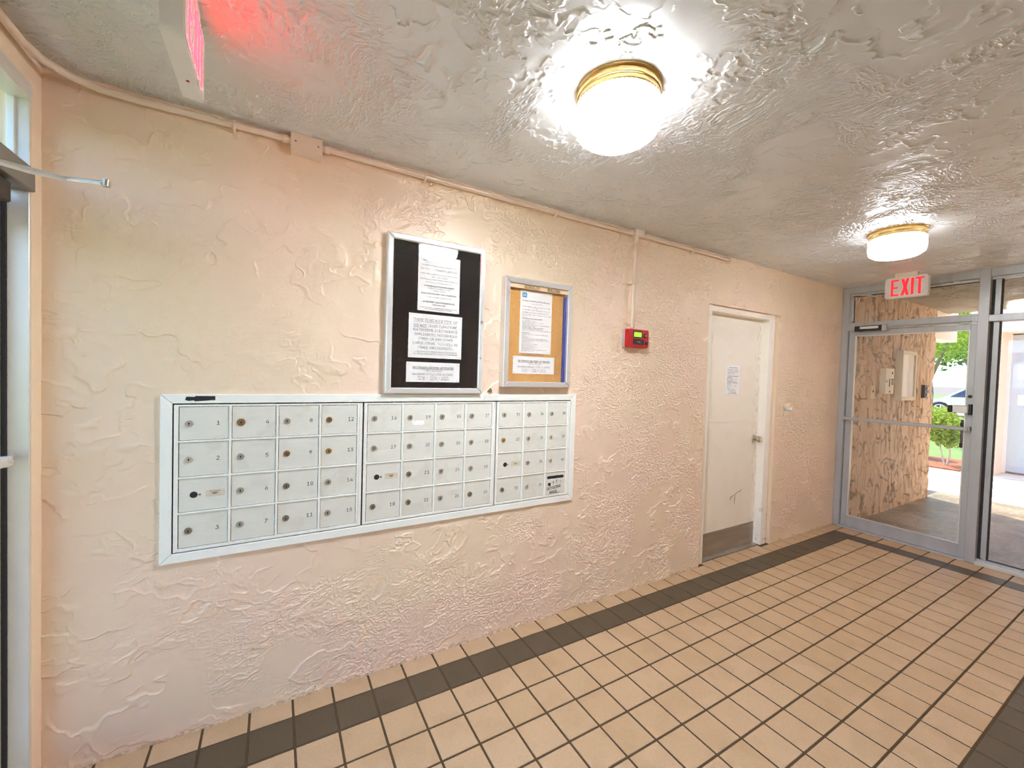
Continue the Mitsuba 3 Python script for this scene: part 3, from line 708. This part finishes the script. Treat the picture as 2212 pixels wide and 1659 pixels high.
def ceiling_lamp(cx, cy, label, power):
    k = thing('ceiling_lamp', label, 'ceiling lamp', 'drum ceiling lamps of cut glass')
    C = np.eye(4); C[:3, 3] = (cx, cy, H)
    ring = lathe([(.120, -.002), (.143, 0), (.1445, -.004), (.1445, -.007), (.139, -.010), (.1405, -.014), (.1420, -.026), (.1405, -.030), (.137, -.032), (.1385, -.035), (.1385, -.046), (.136, -.049), (.130, -.049), (.130, -.006), (.120, -.002)], 96)
    mesh('brass_ring', xf(ring, C), 'brass', k, smooth=35, label='polished brass ring')
    mesh('pan', xf(lathe([(0, -.010), (.129, -.010), (.129, -.013), (0, -.013)], 48), C), 'pan_white', k)
    # cut glass shade: a lattice of raised diamonds
    prof = [(RL - .001, -.047), (RL + .003, -.056)]
    n = 72
    zs = np.linspace(-.056, -.140, 15)
    V, F = [], []
    rings = []
    rad = lambda z: RL + .004 - .010 * max(0, (-z - .11) / .03) ** 2 * .6
    path = [(rad(z), z) for z in zs] + [(.121, -.150), (.110, -.1575), (.095, -.162), (.078, -.1645), (.060, -.1655), (.042, -.166), (.022, -.166)]
    for a, (r, z) in enumerate([(RL - .002, -.040), (RL + .001, -.050)] + path):
        ring_ = []
        for b in range(n * 2):
            th = 2 * np.pi * (b + (a % 2) * 1.0) / (n * 2)
            up = ((a + b) % 2 == 0)
            bumpy = .0028 if (a > 1 and up) else 0.0
            k_ = 1.0 if a < 17 else r / RL
            rr, zz = r + bumpy * k_ * (1 if a < 17 else .3), z - (bumpy * .6 if a >= 15 else 0)
            ring_.append(len(V)); V.append((rr * math.cos(2 * np.pi * b / (n * 2)), rr * math.sin(2 * np.pi * b / (n * 2)), zz))
        rings.append(ring_)
    for a in range(len(rings) - 1):
        for b in range(n * 2):
            c = (b + 1) % (n * 2)
            q = [rings[a][b], rings[a][c], rings[a + 1][c], rings[a + 1][b]]
            if (a + b) % 2 == 0: F += [[q[0], q[2], q[1]], [q[0], q[3], q[2]]]
            else: F += [[q[0], q[3], q[1]], [q[1], q[3], q[2]]]
    tip = len(V); V.append((0, 0, -.1665))
    for b in range(n * 2): F.append([rings[-1][b], tip, rings[-1][(b + 1) % (n * 2)]])
    F = np.array(F); V = np.array(V)
    low = V[F].mean(1)[:, 2] < -.1545
    for nm, sel, g, lb in (('glass_shade', ~low, GLOW_SIDE, 'glowing cut glass side of the drum'), ('glass_bottom', low, GLOW_BOTTOM, 'brighter cut glass underside of the drum')):
        put(nm, {**mikit.ply(xf(trimesh.Trimesh(V, F[sel], process=True), C), 'lamp_glass'), 'emitter': {'type': 'area', 'radiance': rgb(power * g * .93, power * g, power * g * 1.09)}}, k, label=lb)
    ribs = []
    for hand in (-1, 1):
        for q in range(56):
            tt = np.linspace(0, 1, 9)
            zz = -.052 - .090 * tt
            rr = np.array([rad(z) for z in zz])
            th = 2 * np.pi * q / 56 + hand * tt * 2 * np.pi * 6.2 / 56
            hw = .0017 / .135
            L_ = [np.stack([(rr + o) * np.cos(th + e * hw), (rr + o) * np.sin(th + e * hw), zz], 1) for o, e in ((.0022, -1), (.0042, -1), (.0042, 1), (.0022, 1))]
            v = np.stack(L_, 1).reshape(-1, 3)
            f = [[4 * a + b, 4 * a + (b + 1) % 4, 4 * a + 4 + (b + 1) % 4] for a in range(8) for b in range(4)] + [[4 * a + b, 4 * a + 4 + (b + 1) % 4, 4 * a + 4 + b] for a in range(8) for b in range(4)] + [[0, 2, 1], [0, 3, 2], [32, 33, 34], [32, 34, 35]]
            m = trimesh.Trimesh(v, np.array(f), process=False)
            if m.volume < 0: m.invert()
            ribs.append(m)
    mesh('cut_lattice', xf(cat(ribs), C), 'cut_glass', k, kind='stuff')



ceiling_lamp(1.557, -.928, 'lit cut glass drum lamp with brass ring, nearer one above the mailboxes', 1.0)
ceiling_lamp(3.962, -.923, 'lit cut glass drum lamp with brass ring, farther one before the exit door', 0.34)


# ------------------------------------------------------------------ exit signs
def exit_sign(kind, x, yc_, z0, z1, w, label, glow, thick=.044):
    """x: the lettered face's plane; yc_: its centre in y."""
    k = thing('exit_sign', label, 'exit sign')
    h = z1 - z0
    M = frame_matrix(kind, x, yc_ + (w / 2 if kind == 'exit' else -w / 2), z0)
    body = extr(rrect(w, h, .022, 8), thick); body.apply_translation([0, 0, -thick])
    mesh('housing', xf(body, M), 'sign_white', k)
    mesh('face', xf(extr(rrect(w - .010, h - .010, .019, 8), .002), M @ trimesh.transformations.translation_matrix([.005, .005, 0])), 'sign_white', k)
    L = []
    lh, st = h * .78, w * .055
    zb = h * .11
    def bar(x0, y0, x1, y1): return Polygon([(x0, y0), (x1, y0), (x1, y1), (x0, y1)])
    xs = w * .150
    lw = w * .192
    E = bar(xs, zb, xs + st, zb + lh).union(bar(xs, zb, xs + lw * .95, zb + st * .9)).union(bar(xs, zb + lh - st * .9, xs + lw * .95, zb + lh)).union(bar(xs, zb + lh / 2 - st * .45, xs + lw * .82, zb + lh / 2 + st * .45))
    xx = xs + lw * 1.22
    s2 = st * 1.25
    X_ = Polygon([(xx, zb), (xx + s2, zb), (xx + lw, zb + lh), (xx + lw - s2, zb + lh)]).union(Polygon([(xx + lw - s2, zb), (xx + lw, zb), (xx + s2, zb + lh), (xx, zb + lh)]))
    xi = xx + lw * 1.2
    I_ = bar(xi, zb, xi + st * 1.15, zb + lh)
    xt = xi + st * 1.15 + lw * .18
    T_ = bar(xt, zb + lh - st * .9, xt + lw, zb + lh).union(bar(xt + lw / 2 - st * .55, zb, xt + lw / 2 + st * .55, zb + lh))
    for g in (E, X_, I_, T_):
        m = xf(extr(g, .0015), M @ trimesh.transformations.translation_matrix([0, 0, .002]))
        put('letter', {**mikit.ply(m, 'alarm_red'), 'emitter': {'type': 'area', 'radiance': rgb(glow, glow * .012, glow * .02)}}, k, label='glowing red letter')
    return k


sg = exit_sign('plus', .360, -.640, 2.215, 2.400, .295, 'edge-on exit sign hanging near the left entrance, red glow on the ceiling', RED_GLOW)
mesh('canopy', cb(.318, .358, -.74, -.54, 2.399, H + .001, .004), 'sign_white', sg)
mesh('test_button', xf(lathe([(0, .002), (.004, .0015), (.004, 0), (0, 0)], 10), np.array([[1, 0, 0, .340], [0, -1, 0, -.60], [0, 0, -1, 2.215], [0, 0, 0, 1.0]])), 'alarm_red', sg)
sg = exit_sign('exit', 5.25, -.592, 2.222, 2.402, .283, 'white exit sign with red letters hanging before the glass exit door', 0.42)
mesh('canopy', cb(5.245, 5.30, -.665, -.515, 2.40, H + .001, .004), 'canopy_cream', sg)

# ------------------------------------------------------------------ exit storefront (right)
XF = 5.60
w1 = thing('window_1', 'grey aluminium storefront framing the glass exit door', None, kind='structure')
G = 'storefront_alu'
mesh('side_jamb', cat([cb(XF, XF + .10, -.056, -.001, 0, H, .002), cb(XF + .045, XF + .075, -.070, -.05, 2.10, 2.36, .001)]), G, w1)
mesh('head', cat([cb(XF, XF + .10, YF + .002, -.05, 2.372, H, .002), cb(XF + .035, XF + .075, YF + .002, -.05, 2.350, 2.375, .001)]), G, w1)
mesh('mullion', cat([cb(XF - .004, XF + .11, -1.012, -.950, 0, H, .002)]), G, w1)
mesh('transom_bar', cat([cb(XF - .002, XF + .10, -.952, -.05, 2.010, 2.075, .002), cb(XF - .006, XF + .02, -.95, -.06, 2.000, 2.016, .001)]), G, w1)
mesh('transom_bar', cb(XF, XF + .10, YF + .002, -1.01, 2.005, 2.060, .002), G, w1)
mesh('glazing_stop', cat([cb(XF + .045, XF + .085, -1.062, -1.030, .05, 2.005, .001), cb(XF + .045, XF + .085, -1.062, -1.030, 2.06, 2.372, .001), cb(XF + .03, XF + .085, YF + .002, -1.01, .0, .040, .002)]), G, w1)
mesh('gasket', cat([bx(XF + .05, XF + .08, -1.031, -1.011, .04, 2.372), bx(XF + .055, XF + .08, -1.070, -1.061, .05, 2.005), bx(XF + .055, XF + .08, -1.070, -1.061, 2.06, 2.372), bx(XF + .055, XF + .07, -.95, -.06, 2.345, 2.351),
                   bx(XF + .055, XF + .07, YF + .01, -1.06, .040, .046)]), 'gasket', w1)
mesh('sill', cb(XF - .012, XF + .12, YF + .002, -1.01, -.01, .022, .003), 'storefront_white', w1)
mesh('threshold', cb(XF - .01, XF + .12, -.955, -.05, -.01, .010, .003), G, w1)
mesh('pane', bx(XF + .060, XF + .0602, -.952, -.065, 2.07, 2.355), 'thin_glass', w1)
mesh('pane', bx(XF + .070, XF + .0702, YF + .01, -1.05, .035, 2.01), 'thin_glass', w1)
mesh('pane', bx(XF + .070, XF + .0702, YF + .01, -1.05, 2.05, 2.38), 'thin_glass', w1)
mesh('operator_rod', cat([cyl((XF + .03, -.94, 2.361), (XF + .03, -.64, 2.358), .007, 10), cb(XF + .02, XF + .045, -.83, -.79, 2.352, 2.372, .002), tube([(XF + .03, -.14, 2.352), (XF + .03, -.20, 2.345), (XF + .03, -.26, 2.322)], .006, 8)]), 'storefront_white', w1)
d2 = thing('door_2', 'glass exit door in grey aluminium stiles with a push bar', None, kind='structure')
DF, DB = XF + .028, XF + .072
mesh('hinge_stile', cb(DF, DB, -.112, -.060, .012, 1.998, .002), G, d2)
mesh('lock_stile', cb(DF, DB, -.948, -.905, .012, 1.998, .002), G, d2)
mesh('top_rail', cb(DF, DB, -.907, -.110, 1.948, 1.998, .002), G, d2)
mesh('bottom_rail', cb(DF, DB, -.907, -.110, .012, .122, .002), G, d2)
mesh('glazing_bead', cat([bx(DF - .001, DF + .006, -.119, -.111, .122, 1.948), bx(DF - .001, DF + .006, -.906, -.898, .122, 1.948), bx(DF - .001, DF + .006, -.9, -.112, 1.940, 1.948), bx(DF - .001, DF + .006, -.9, -.112, .122, .129)]), 'storefront_white', d2)
mesh('pane', bx(DF + .02, DF + .0202, -.908, -.108, .118, 1.952), 'thin_glass', d2)
pb = mesh('push_bar', cat([cb(XF - .045, XF - .025, -.935, -.070, 1.098, 1.128, .004), cb(XF - .03, DF + .002, -.088, -.070, 1.095, 1.132, .003), cb(XF - .03, DF + .002, -.945, -.922, 1.095, 1.132, .003)]), G, d2)
lb = mesh('lock_box', cb(XF - .045, DF + .001, -.930, -.840, 1.245, 1.308, .004), 'storefront_white', d2)
mesh('lock_plate', cat([cb(XF - .012, DF + .001, -.946, -.926, 1.232, 1.320, .002), cb(XF - .05, XF - .02, -.842, -.812, 1.246, 1.306, .008)]), 'black_plastic', lb)
mesh('pull_handle', cat([cb(DB + .045, DB + .062, -.893, -.860, .935, 1.178, .004), cb(DB - .03, DB + .05, -.915, -.873, .95, .98, .003), cb(DB - .03, DB + .05, -.915, -.873, 1.13, 1.16, .003)]), 'black_plastic', d2, label='black outside pull handle')
mesh('lock_cylinder', xf(lathe([(0, .01), (.012, .01), (.014, 0), (0, 0)], 16), frame_matrix('exit', DF, -.925, 1.385)), 'dark_bronze', d2)
dc2 = thing('door_closer', 'black and silver closer above the glass exit door', 'door closer')
mesh('body', cb(XF - .042, XF - .006, -.335, -.125, 1.985, 2.035, .004), 'black_plastic', dc2)
mesh('cover', cb(XF - .050, XF - .041, -.315, -.170, 2.004, 2.028, .002), 'storefront_white', dc2)
mesh('arm', cat([cb(XF - .040, XF - .012, -.372, -.335, 1.975, 2.038, .004), cb(XF - .034, XF - .020, -.92, -.36, 2.012, 2.020, .002)]), 'storefront_alu', dc2)
for y, z in ((-.235, 2.038), (-.235, 1.979)):
    mesh('screw', cyl((XF - .036, y, z), (XF - .036, y, z + .005), .004, 8), 'nickel', dc2)

# ------------------------------------------------------------------ left entrance
w2 = thing('window_2', 'pale aluminium storefront of the left entrance', None, kind='structure')
S = 'storefront_white'
mesh('side_jamb', cat([cb(X0 - .0515, X0 - .001, -.078, -.066, 0, 2.30, .002), cb(X0 - .048, X0 - .030, -.089, -.077, 2.08, 2.29, .001)]), S, w2)
mesh('head', cb(X0 - .055, X0 + .004, -2.25, -.07, 2.285, 2.335, .002), S, w2)
mesh('transom_bar', cat([cb(X0 - .06, X0 + .012, -2.25, -.075, 1.998, 2.072, .003)]), 'dark_alu', w2)
mesh('mullion', cb(X0 - .06, X0 + .0, -1.19, -1.13, 0, 2.3, .002), S, w2)
mesh('pane', bx(X0 - .042, X0 - .0418, -2.24, -.115, 2.07, 2.29), 'thin_glass', w2)
mesh('pane', bx(X0 - .042, X0 - .0418, -2.24, -1.19, .04, 2.0), 'thin_glass', w2)
mesh('sill', cb(X0 - .08, X0 + .01, -2.25, -.075, -.01, .02, .003), S, w2)
mesh('gasket', bx(X0 - .062, X0 - .051, -.083, -.076, .02, 2.0), 'gasket', w2)
d3 = thing('door_3', 'glass entrance door at the far left edge', None, kind='structure')
LX = X0 - .062
mesh('lock_stile', cb(LX - .044, LX, -.15, -.084, .02, 1.985, .002), S, d3)
mesh('hinge_stile', cb(LX - .044, LX, -1.125, -1.07, .02, 1.985, .002), S, d3)
mesh('top_rail', cb(LX - .044, LX, -1.07, -.15, 1.90, 1.985, .002), S, d3)
mesh('bottom_rail', cb(LX - .044, LX, -1.07, -.15, .02, .14, .002), S, d3)
mesh('pane', bx(LX - .023, LX - .0228, -1.08, -.14, .13, 1.91), 'thin_glass', d3)
mesh('push_bar', cat([cb(LX + .026, LX + .042, -1.10, -.130, 1.133, 1.160, .005), cb(LX - .002, LX + .043, -.150, -.122, 1.130, 1.163, .004), cyl((LX + .042, -.136, 1.147), (LX + .046, -.136, 1.147), .006, 10)]), 'frame_alu', d3)
ca = thing('door_closer', 'thin folding closer arm reaching out from the left entrance header', 'door closer')
mesh('body', cb(X0 - .06, X0 - .005, -.44, -.17, 1.93, 1.992, .004), 'black_plastic', ca)
mesh('arm', cat([tube([(X0 - .02, -.330, 2.002), (.008, -.283, 1.998), (.050, -.298, 1.996), (.108, -.322, 1.994)], [.007, .006, .0065, .0065], 8), tube([(X0 - .02, -.39, 1.985), (-.05, -.315, 1.988), (.012, -.285, 1.994)], .0055, 8)]), 'frame_alu', ca, smooth=40)
mesh('knuckle', cat([cyl((.108, -.322, 1.985), (.108, -.322, 2.003), .010, 12), cyl((.100, -.318, 1.992), (.112, -.324, 1.992), .0095, 10)]), 'nickel', ca, smooth=40)

# ------------------------------------------------------------------ outside, beyond the exit
single('breezeway_floor', bx(XF + .10, 8.6, -3.6, -.045, -.14, -.006), 'concrete', 'grey concrete walkway floor outside the glass exit', None, kind='structure')
single('wall_outside', bx(XF + .10, 8.08, -.05, .14, -.1, 2.5), 'rough_stucco', 'rough pink stucco wall outside the exit door', None, kind='structure')
def outside_height(u, v):
    wu, wv = u + .05 * (nz(u * 7, v * 5, 61) - .5) + .02 * (nz(u * 25, v * 20, 66) - .5), v
    grooves = np.maximum(rdg(nz(wu * 9, wv * 3.2, 62), .10) * sst(.36, .50, nz(u * 5, v * 4, 64)), rdg(nz(wu * 15 + 4, wv * 5.5, 63), .11) * sst(.40, .55, nz(u * 6, v * 5, 67)))
    return 1e-3 * (15 * (1 - grooves) + 5 * nz(u * 22, v * 10, 65) + 2 * nz(u * 60, v * 45, 68))


sheet_o = relief_sheet(np.arange(XF + .105, 8.085, .010), np.arange(-.01, 2.475, .008), outside_height, lambda u, v, h: (u, -.05 - h, v))
mesh('plaster', sheet_o, 'rough_stucco', 'wall_outside')
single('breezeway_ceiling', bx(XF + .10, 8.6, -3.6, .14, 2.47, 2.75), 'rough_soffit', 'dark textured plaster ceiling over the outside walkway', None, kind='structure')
single('wall_breezeway', bx(XF + .10, 11.0, -2.05, -1.9, -.1, 3.2), 'rough_stucco', 'rough stucco wall on the far side of the walkway', None, kind='structure')
sheet_s = relief_sheet(np.arange(XF + .105, 8.6, .012), np.arange(-1.9, -.05, .012), lambda u, v: 1e-3 * 2.6 * ceiling_relief(u * .8, v * 1.5) + .0004, lambda u, v, h: (u, v, 2.47 - h))
if sheet_s.face_normals[0][2] > 0: sheet_s.invert()
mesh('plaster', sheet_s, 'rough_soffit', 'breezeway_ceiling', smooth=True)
single('edge_beam', bx(8.08, 9.0, -.05, .12, 2.10, 2.75), 'white_paint', 'cream beam at the edge of the walkway roof', None, kind='structure')
single('sidewalk', bx(8.6, 10.87, -8, 14, -.14, -.008), 'sidewalk', 'bright sunlit sidewalk past the walkway', None, kind='structure')
single('sidewalk_edge', bx(XF + .1, 8.6, .14, 14, -.14, -.012), 'sidewalk', 'sunlit paving beyond the outside stucco wall', None, kind='structure')
pri('lawn', proc(lambda p, n, uv: mix((0.11, 0.20, 0.05), (0.16, 0.26, 0.07), fbm(p.x * 2, p.y * 2))), 0.9)
pri('asphalt', (0.28, 0.28, 0.28), 0.9)
pri('mulch', proc(lambda p, n, uv: mix((0.20, 0.07, 0.035), (0.34, 0.13, 0.07), noise(p.x * 60, p.y * 60))), 0.9)
single('ground', cat([bx(10.87, 26, .26, 40, -.2, -.03), bx(-60, 120, -60, 60, -.6, -.25)]), 'lawn', 'green lawn behind the planting bed', None, kind='structure')
single('parking_lot', bx(26, 60, -20, 60, -.2, -.02), 'asphalt', 'sunlit asphalt parking lot', None, kind='structure')
single('entrance_lawn', bx(-14, -1.6, -10, 8, -.14, -.02), 'lawn', 'lawn outside the left entrance', None, kind='structure')
single('entrance_path', bx(-1.6, X0 - .06, -6, 4, -.14, -.01), 'sidewalk', 'concrete path outside the left entrance', None, kind='structure')

# things on the outside wall
bz = thing('door_bell', 'small cream door bell box on the outside wall', 'door bell')
mesh('box', cb(6.118, 6.235, -.088, -.05, 1.302, 1.455, .004), 'header_cream', bz)
mesh('button', xf(lathe([(0, .006), (.010, .005), (.012, 0), (0, 0)], 14), frame_matrix('wall', 6.178, -.088, 1.39)), 'dark_bronze', bz)
pri('cream_paint', (0.80, 0.74, 0.58), 0.45)
ic = thing('intercom', 'cream intercom box with a key pad on the outside wall', 'intercom')
mesh('box', cb(6.390, 6.622, -.120, -.05, 1.362, 1.648, .005), 'cream_paint', ic)
mesh('keypad', cat([cb(6.55 + .018 * a, 6.563 + .018 * a, -.124, -.119, 1.465 + .018 * b, 1.478 + .018 * b, .001) for a in range(3) for b in range(4)]), 'dark_bronze', ic, kind='stuff')
mesh('name_strip', cb(6.485, 6.515, -.1215, -.119, 1.44, 1.53, .0005), 'grey_ink', ic)
mesh('lens', cat([cb(6.555, 6.575, -.124, -.119, 1.585, 1.612, .002), cb(6.41, 6.43, -.124, -.119, 1.49, 1.51, .002), cb(6.50, 6.53, -.123, -.119, 1.375, 1.40, .002)]), 'dark_bronze', ic)
dc3 = thing('directory_case', 'tall cream framed directory case on the outside wall', 'directory')
for nm, m in zip(('side_rail', 'side_rail', 'top_rail', 'bottom_rail'), mitre_frame(6.82, 7.255, 1.286, 1.868, .045, -.13, -.05, .0004, .003)):
    mesh(nm, m, 'cream_paint', dc3)
mesh('backing', bx(6.84, 7.235, -.075, -.052, 1.30, 1.85), 'cream_paint', dc3)
mesh('glass_pane', bx(6.86, 7.215, -.1212, -.121, 1.325, 1.83), 'thin_glass', dc3)
bxk = thing('key_box', 'small black key box with two round dials on the outside wall', 'key box')
mesh('box', cb(7.66, 7.80, -.10, -.05, 1.31, 1.475, .006), 'black_plastic', bxk)
for z in (1.35, 1.43):
    mesh('dial', xf(lathe([(0, .012), (.024, .010), (.028, 0), (0, 0)], 16), frame_matrix('wall', 7.74, -.10, z)), 'nickel', bxk)

# the building across
pri('far_white', (0.86, 0.86, 0.86), 0.5)
pri('far_beige', (0.82, 0.70, 0.58), 0.6)
pri('far_blue', (0.56, 0.64, 0.78), 0.5)
single('wall_across', cat([bx(11.0, 11.6, -.10, .26, -.1, 3.6), bx(11.0, 11.6, -4, .26, 2.40, 3.6), bx(11.6, 11.7, -4, -.05, -.1, 3.6)]), 'far_beige', 'beige wall of the building across the sidewalk', None, kind='structure')
single('across_floor', bx(10.87, 11.65, -6, .26, -.14, -.002), 'sidewalk', 'light stone step before the building across', None, kind='structure')
d4 = thing('door_4', 'pale blue white door in the building across', None, kind='structure')
mesh('leaf', cb(11.5, 11.545, -1.05, -.13, .03, 2.38, .004), 'far_blue', d4)
mesh('frame', cat([cb(11.48, 11.6, -.14, -.09, 0, 2.4, .004), cb(11.48, 11.6, -1.12, -1.04, 0, 2.4, .004)]), 'far_white', d4)
for n_, (y, z0, z1, lab) in enumerate(((-.285, 1.62, 1.86, 'upper white paper taped on the pale blue door across'), (-.30, 1.18, 1.36, 'lower white paper taped on the pale blue door across'))):
    single('paper_notice', cb(11.497, 11.500, y - .10, y + .07, z0, z1, .0005), 'white_paper', lab, 'notice')

# planting bed, shrub, trees
single('planting_bed', bx(10.87, 12.4, .27, 8, -.16, .015), 'mulch', 'red brown mulch bed along the sidewalk', None, kind='structure')


def leaves(centres, size, rng, aspect=.5):
    n = len(centres)
    a = rng.normal(size=(n, 3)); a /= np.linalg.norm(a, axis=1, keepdims=True)
    b = np.cross(a, rng.normal(size=(n, 3))); b /= np.linalg.norm(b, axis=1, keepdims=True)
    s = size * rng.uniform(.6, 1.25, (n, 1))
    v = np.stack([centres - a * s, centres + b * s * aspect, centres + a * s, centres - b * s * aspect], 1).reshape(-1, 3)
    i = np.arange(n)[:, None] * 4
    return trimesh.Trimesh(v, np.vstack([i + np.array([0, 1, 2]), i + np.array([0, 2, 3])]), process=False)


def leafmat(name, c):
    scene[name] = {'type': 'principledthin', 'base_color': rgb(*c), 'roughness': .5, 'diff_trans': .9, 'spec_trans': 0.0}
    return name


leafmat('leaf_lime', (.30, .42, .06)); leafmat('leaf_green', (.14, .28, .05)); leafmat('leaf_deep', (.07, .17, .05)); leafmat('leaf_blue', (.10, .28, .14))
pri('bark_pale', (.55, .45, .34), .8); pri('bark', (.22, .17, .12), .9)


def blob(centre, rad, n, rng, shell=.55):
    d = rng.normal(size=(n, 3)); d /= np.linalg.norm(d, axis=1, keepdims=True)
    return np.array(centre) + d * np.array(rad) * rng.uniform(shell, 1, (n, 1)) * (0.75 + .5 * meshkit.noise(d * 2.2 + np.array(centre), 3))[:, None]


rg = np.random.default_rng(11)
sh = thing('shrub', 'lime green shrub on two pale stems in the mulch bed', 'shrub')
mesh('stem', tube([(11.30, .55, 0), (11.30, .60, .2), (11.36, .66, .46)], [.018, .014, .010], 8), 'bark_pale', sh, smooth=40)
mesh('stem', tube([(11.32, .53, 0), (11.33, .50, .22), (11.40, .54, .48)], [.020, .015, .010], 8), 'bark_pale', sh, smooth=40)
mesh('foliage', leaves(np.vstack([blob((11.45, .68, .74), (.36, .34, .33), 2600, rg, .3), blob((11.4, .58, .50), (.22, .22, .18), 700, rg, .3)]), .035, rg), 'leaf_lime', sh, kind='stuff')
sh = thing('shrub', 'bluish green low shrub left of the lime green one', 'shrub')
mesh('stem', tube([(12.0, 1.4, 0), (12.0, 1.42, .3), (12.02, 1.43, .5)], [.02, .015, .01], 8), 'bark', sh)
mesh('foliage', leaves(blob((12.05, 1.42, .55), (.3, .30, .36), 1800, rg, .3), .04, rg), 'leaf_blue', sh, kind='stuff')
tree_words = ['nearest tree with bright lime crown past the planting bed', 'darker green tree behind the bright lime one', 'loose green tree at the right above the white car', 'far deep green tree beyond the parking lot', 'far tree at the left behind the sidewalk']
for (x, y, h, r, n, mat, lw) in ((16.5, 2.2, 4.2, 1.5, 6500, 'leaf_lime', .045), (22.5, 2.6, 5.2, 1.5, 4500, 'leaf_green', .075), (23.0, 8.0, 5.6, 1.8, 4500, 'leaf_lime', .075), (44, 7.0, 8.5, 4.0, 3000, 'leaf_deep', .26), (50, 17.5, 8, 4.4, 3000, 'leaf_green', .26)):
    tk = thing('tree', tree_words.pop(0), 'tree')
    mesh('trunk', tube([(x, y, -.1), (x + .05, y - .03, h * .3), (x - .04, y + .06, h * .62)], [.09 * r / 1.5, .075 * r / 1.5, .04 * r / 1.5], 10), 'bark', tk, smooth=40)
    for q in range(3):
        a = q * 2.1 + x
        mesh('branch', tube([(x + .02, y, h * .38), (x + .5 * r * math.cos(a) * .5, y + .5 * r * math.sin(a) * .5, h * .52), (x + .5 * r * math.cos(a), y + .5 * r * math.sin(a), h * .68)], [.035 * r, .025 * r, .012 * r], 7), 'bark', tk, smooth=40)
    parts = [blob((x + r * .55 * math.cos(q * 1.26), y + r * .55 * math.sin(q * 1.26), h * .66 + .25 * r * math.sin(q * 2.3)), (r * .62, r * .62, r * .5), n // 5, rg, .35) for q in range(5)]
    mesh('foliage', leaves(np.vstack(parts), lw, rg), mat, tk, kind='stuff')

# parked car, seen from the side, nose to the left
pri('car_paint', (.78, .80, .84), .2, .2, clearcoat=.8)
pri('car_glass', (.03, .06, .14), .08)
pri('tyre', (.03, .03, .03), .8)
pri('rim', (.68, .69, .72), .3, .6)
car = thing('car', 'white parked car beyond the shrub with dark windows', 'car')
CY0 = 6.0     # nose
side = [(0, .32), (-.02, .58), (.10, .74), (.85, .88), (1.55, 1.36), (2.1, 1.46), (3.1, 1.44), (3.8, 1.08), (4.35, .98), (4.42, .6), (4.38, .32), (3.85, .24), (.5, .24)]
body = Polygon(side).difference(Polygon([(.78 + .37 * math.cos(t), .33 + .37 * math.sin(t)) for t in np.linspace(0, 2 * np.pi, 25)])).difference(Polygon([(3.55 + .37 * math.cos(t), .33 + .37 * math.sin(t)) for t in np.linspace(0, 2 * np.pi, 25)])).buffer(-.03).buffer(.03)
Mcar = np.array([[0, 0, 1, 29.65], [-1, 0, 0, CY0], [0, 1, 0, 0], [0, 0, 0, 1.0]])
mesh('body', xf(extr(body, 1.7), Mcar), 'car_paint', car)
for w in ([(1.12, .95), (1.66, 1.34), (2.25, 1.38), (2.25, .96)], [(2.33, .96), (2.33, 1.38), (3.02, 1.36), (3.5, 1.05), (3.4, .97)]):
    m = extr(Polygon(w).buffer(-.02).buffer(.02), 1.72); m.apply_translation([0, 0, -.01]); mesh('side_window', xf(m, Mcar), 'car_glass', car)
for wy in (.78, 3.55):
    for wx in (29.66, 31.13):
        C = np.array([[0, 0, 1, wx], [-1, 0, 0, CY0 - wy], [0, 1, 0, .33], [0, 0, 0, 1.0]])
        wk = mesh('wheel', xf(lathe([(.0, 0), (.22, 0), (.31, 0), (.33, .03), (.33, .18), (.31, .2), (0, .2)], 32), C), 'tyre', car)
        rim = cat([lathe([(0, -.008), (.05, -.008), (.05, .01), (0, .01)], 16), lathe([(.19, -.008), (.235, -.008), (.235, .01), (.19, .01), (.19, -.008)], 32)] + [xf(bx(.03, .2, -.028, .028, -.006, .01), trimesh.transformations.rotation_matrix(q * 2 * np.pi / 5, [0, 0, 1])) for q in range(5)])
        mesh('rim', xf(rim, C), 'rim', wk)
mesh('headlight', xf(extr(Polygon([(.02, .60), (.08, .70), (.32, .74), (.30, .64)]), 1.71), Mcar @ trimesh.transformations.translation_matrix([0, 0, -.005])), 'rim', car)
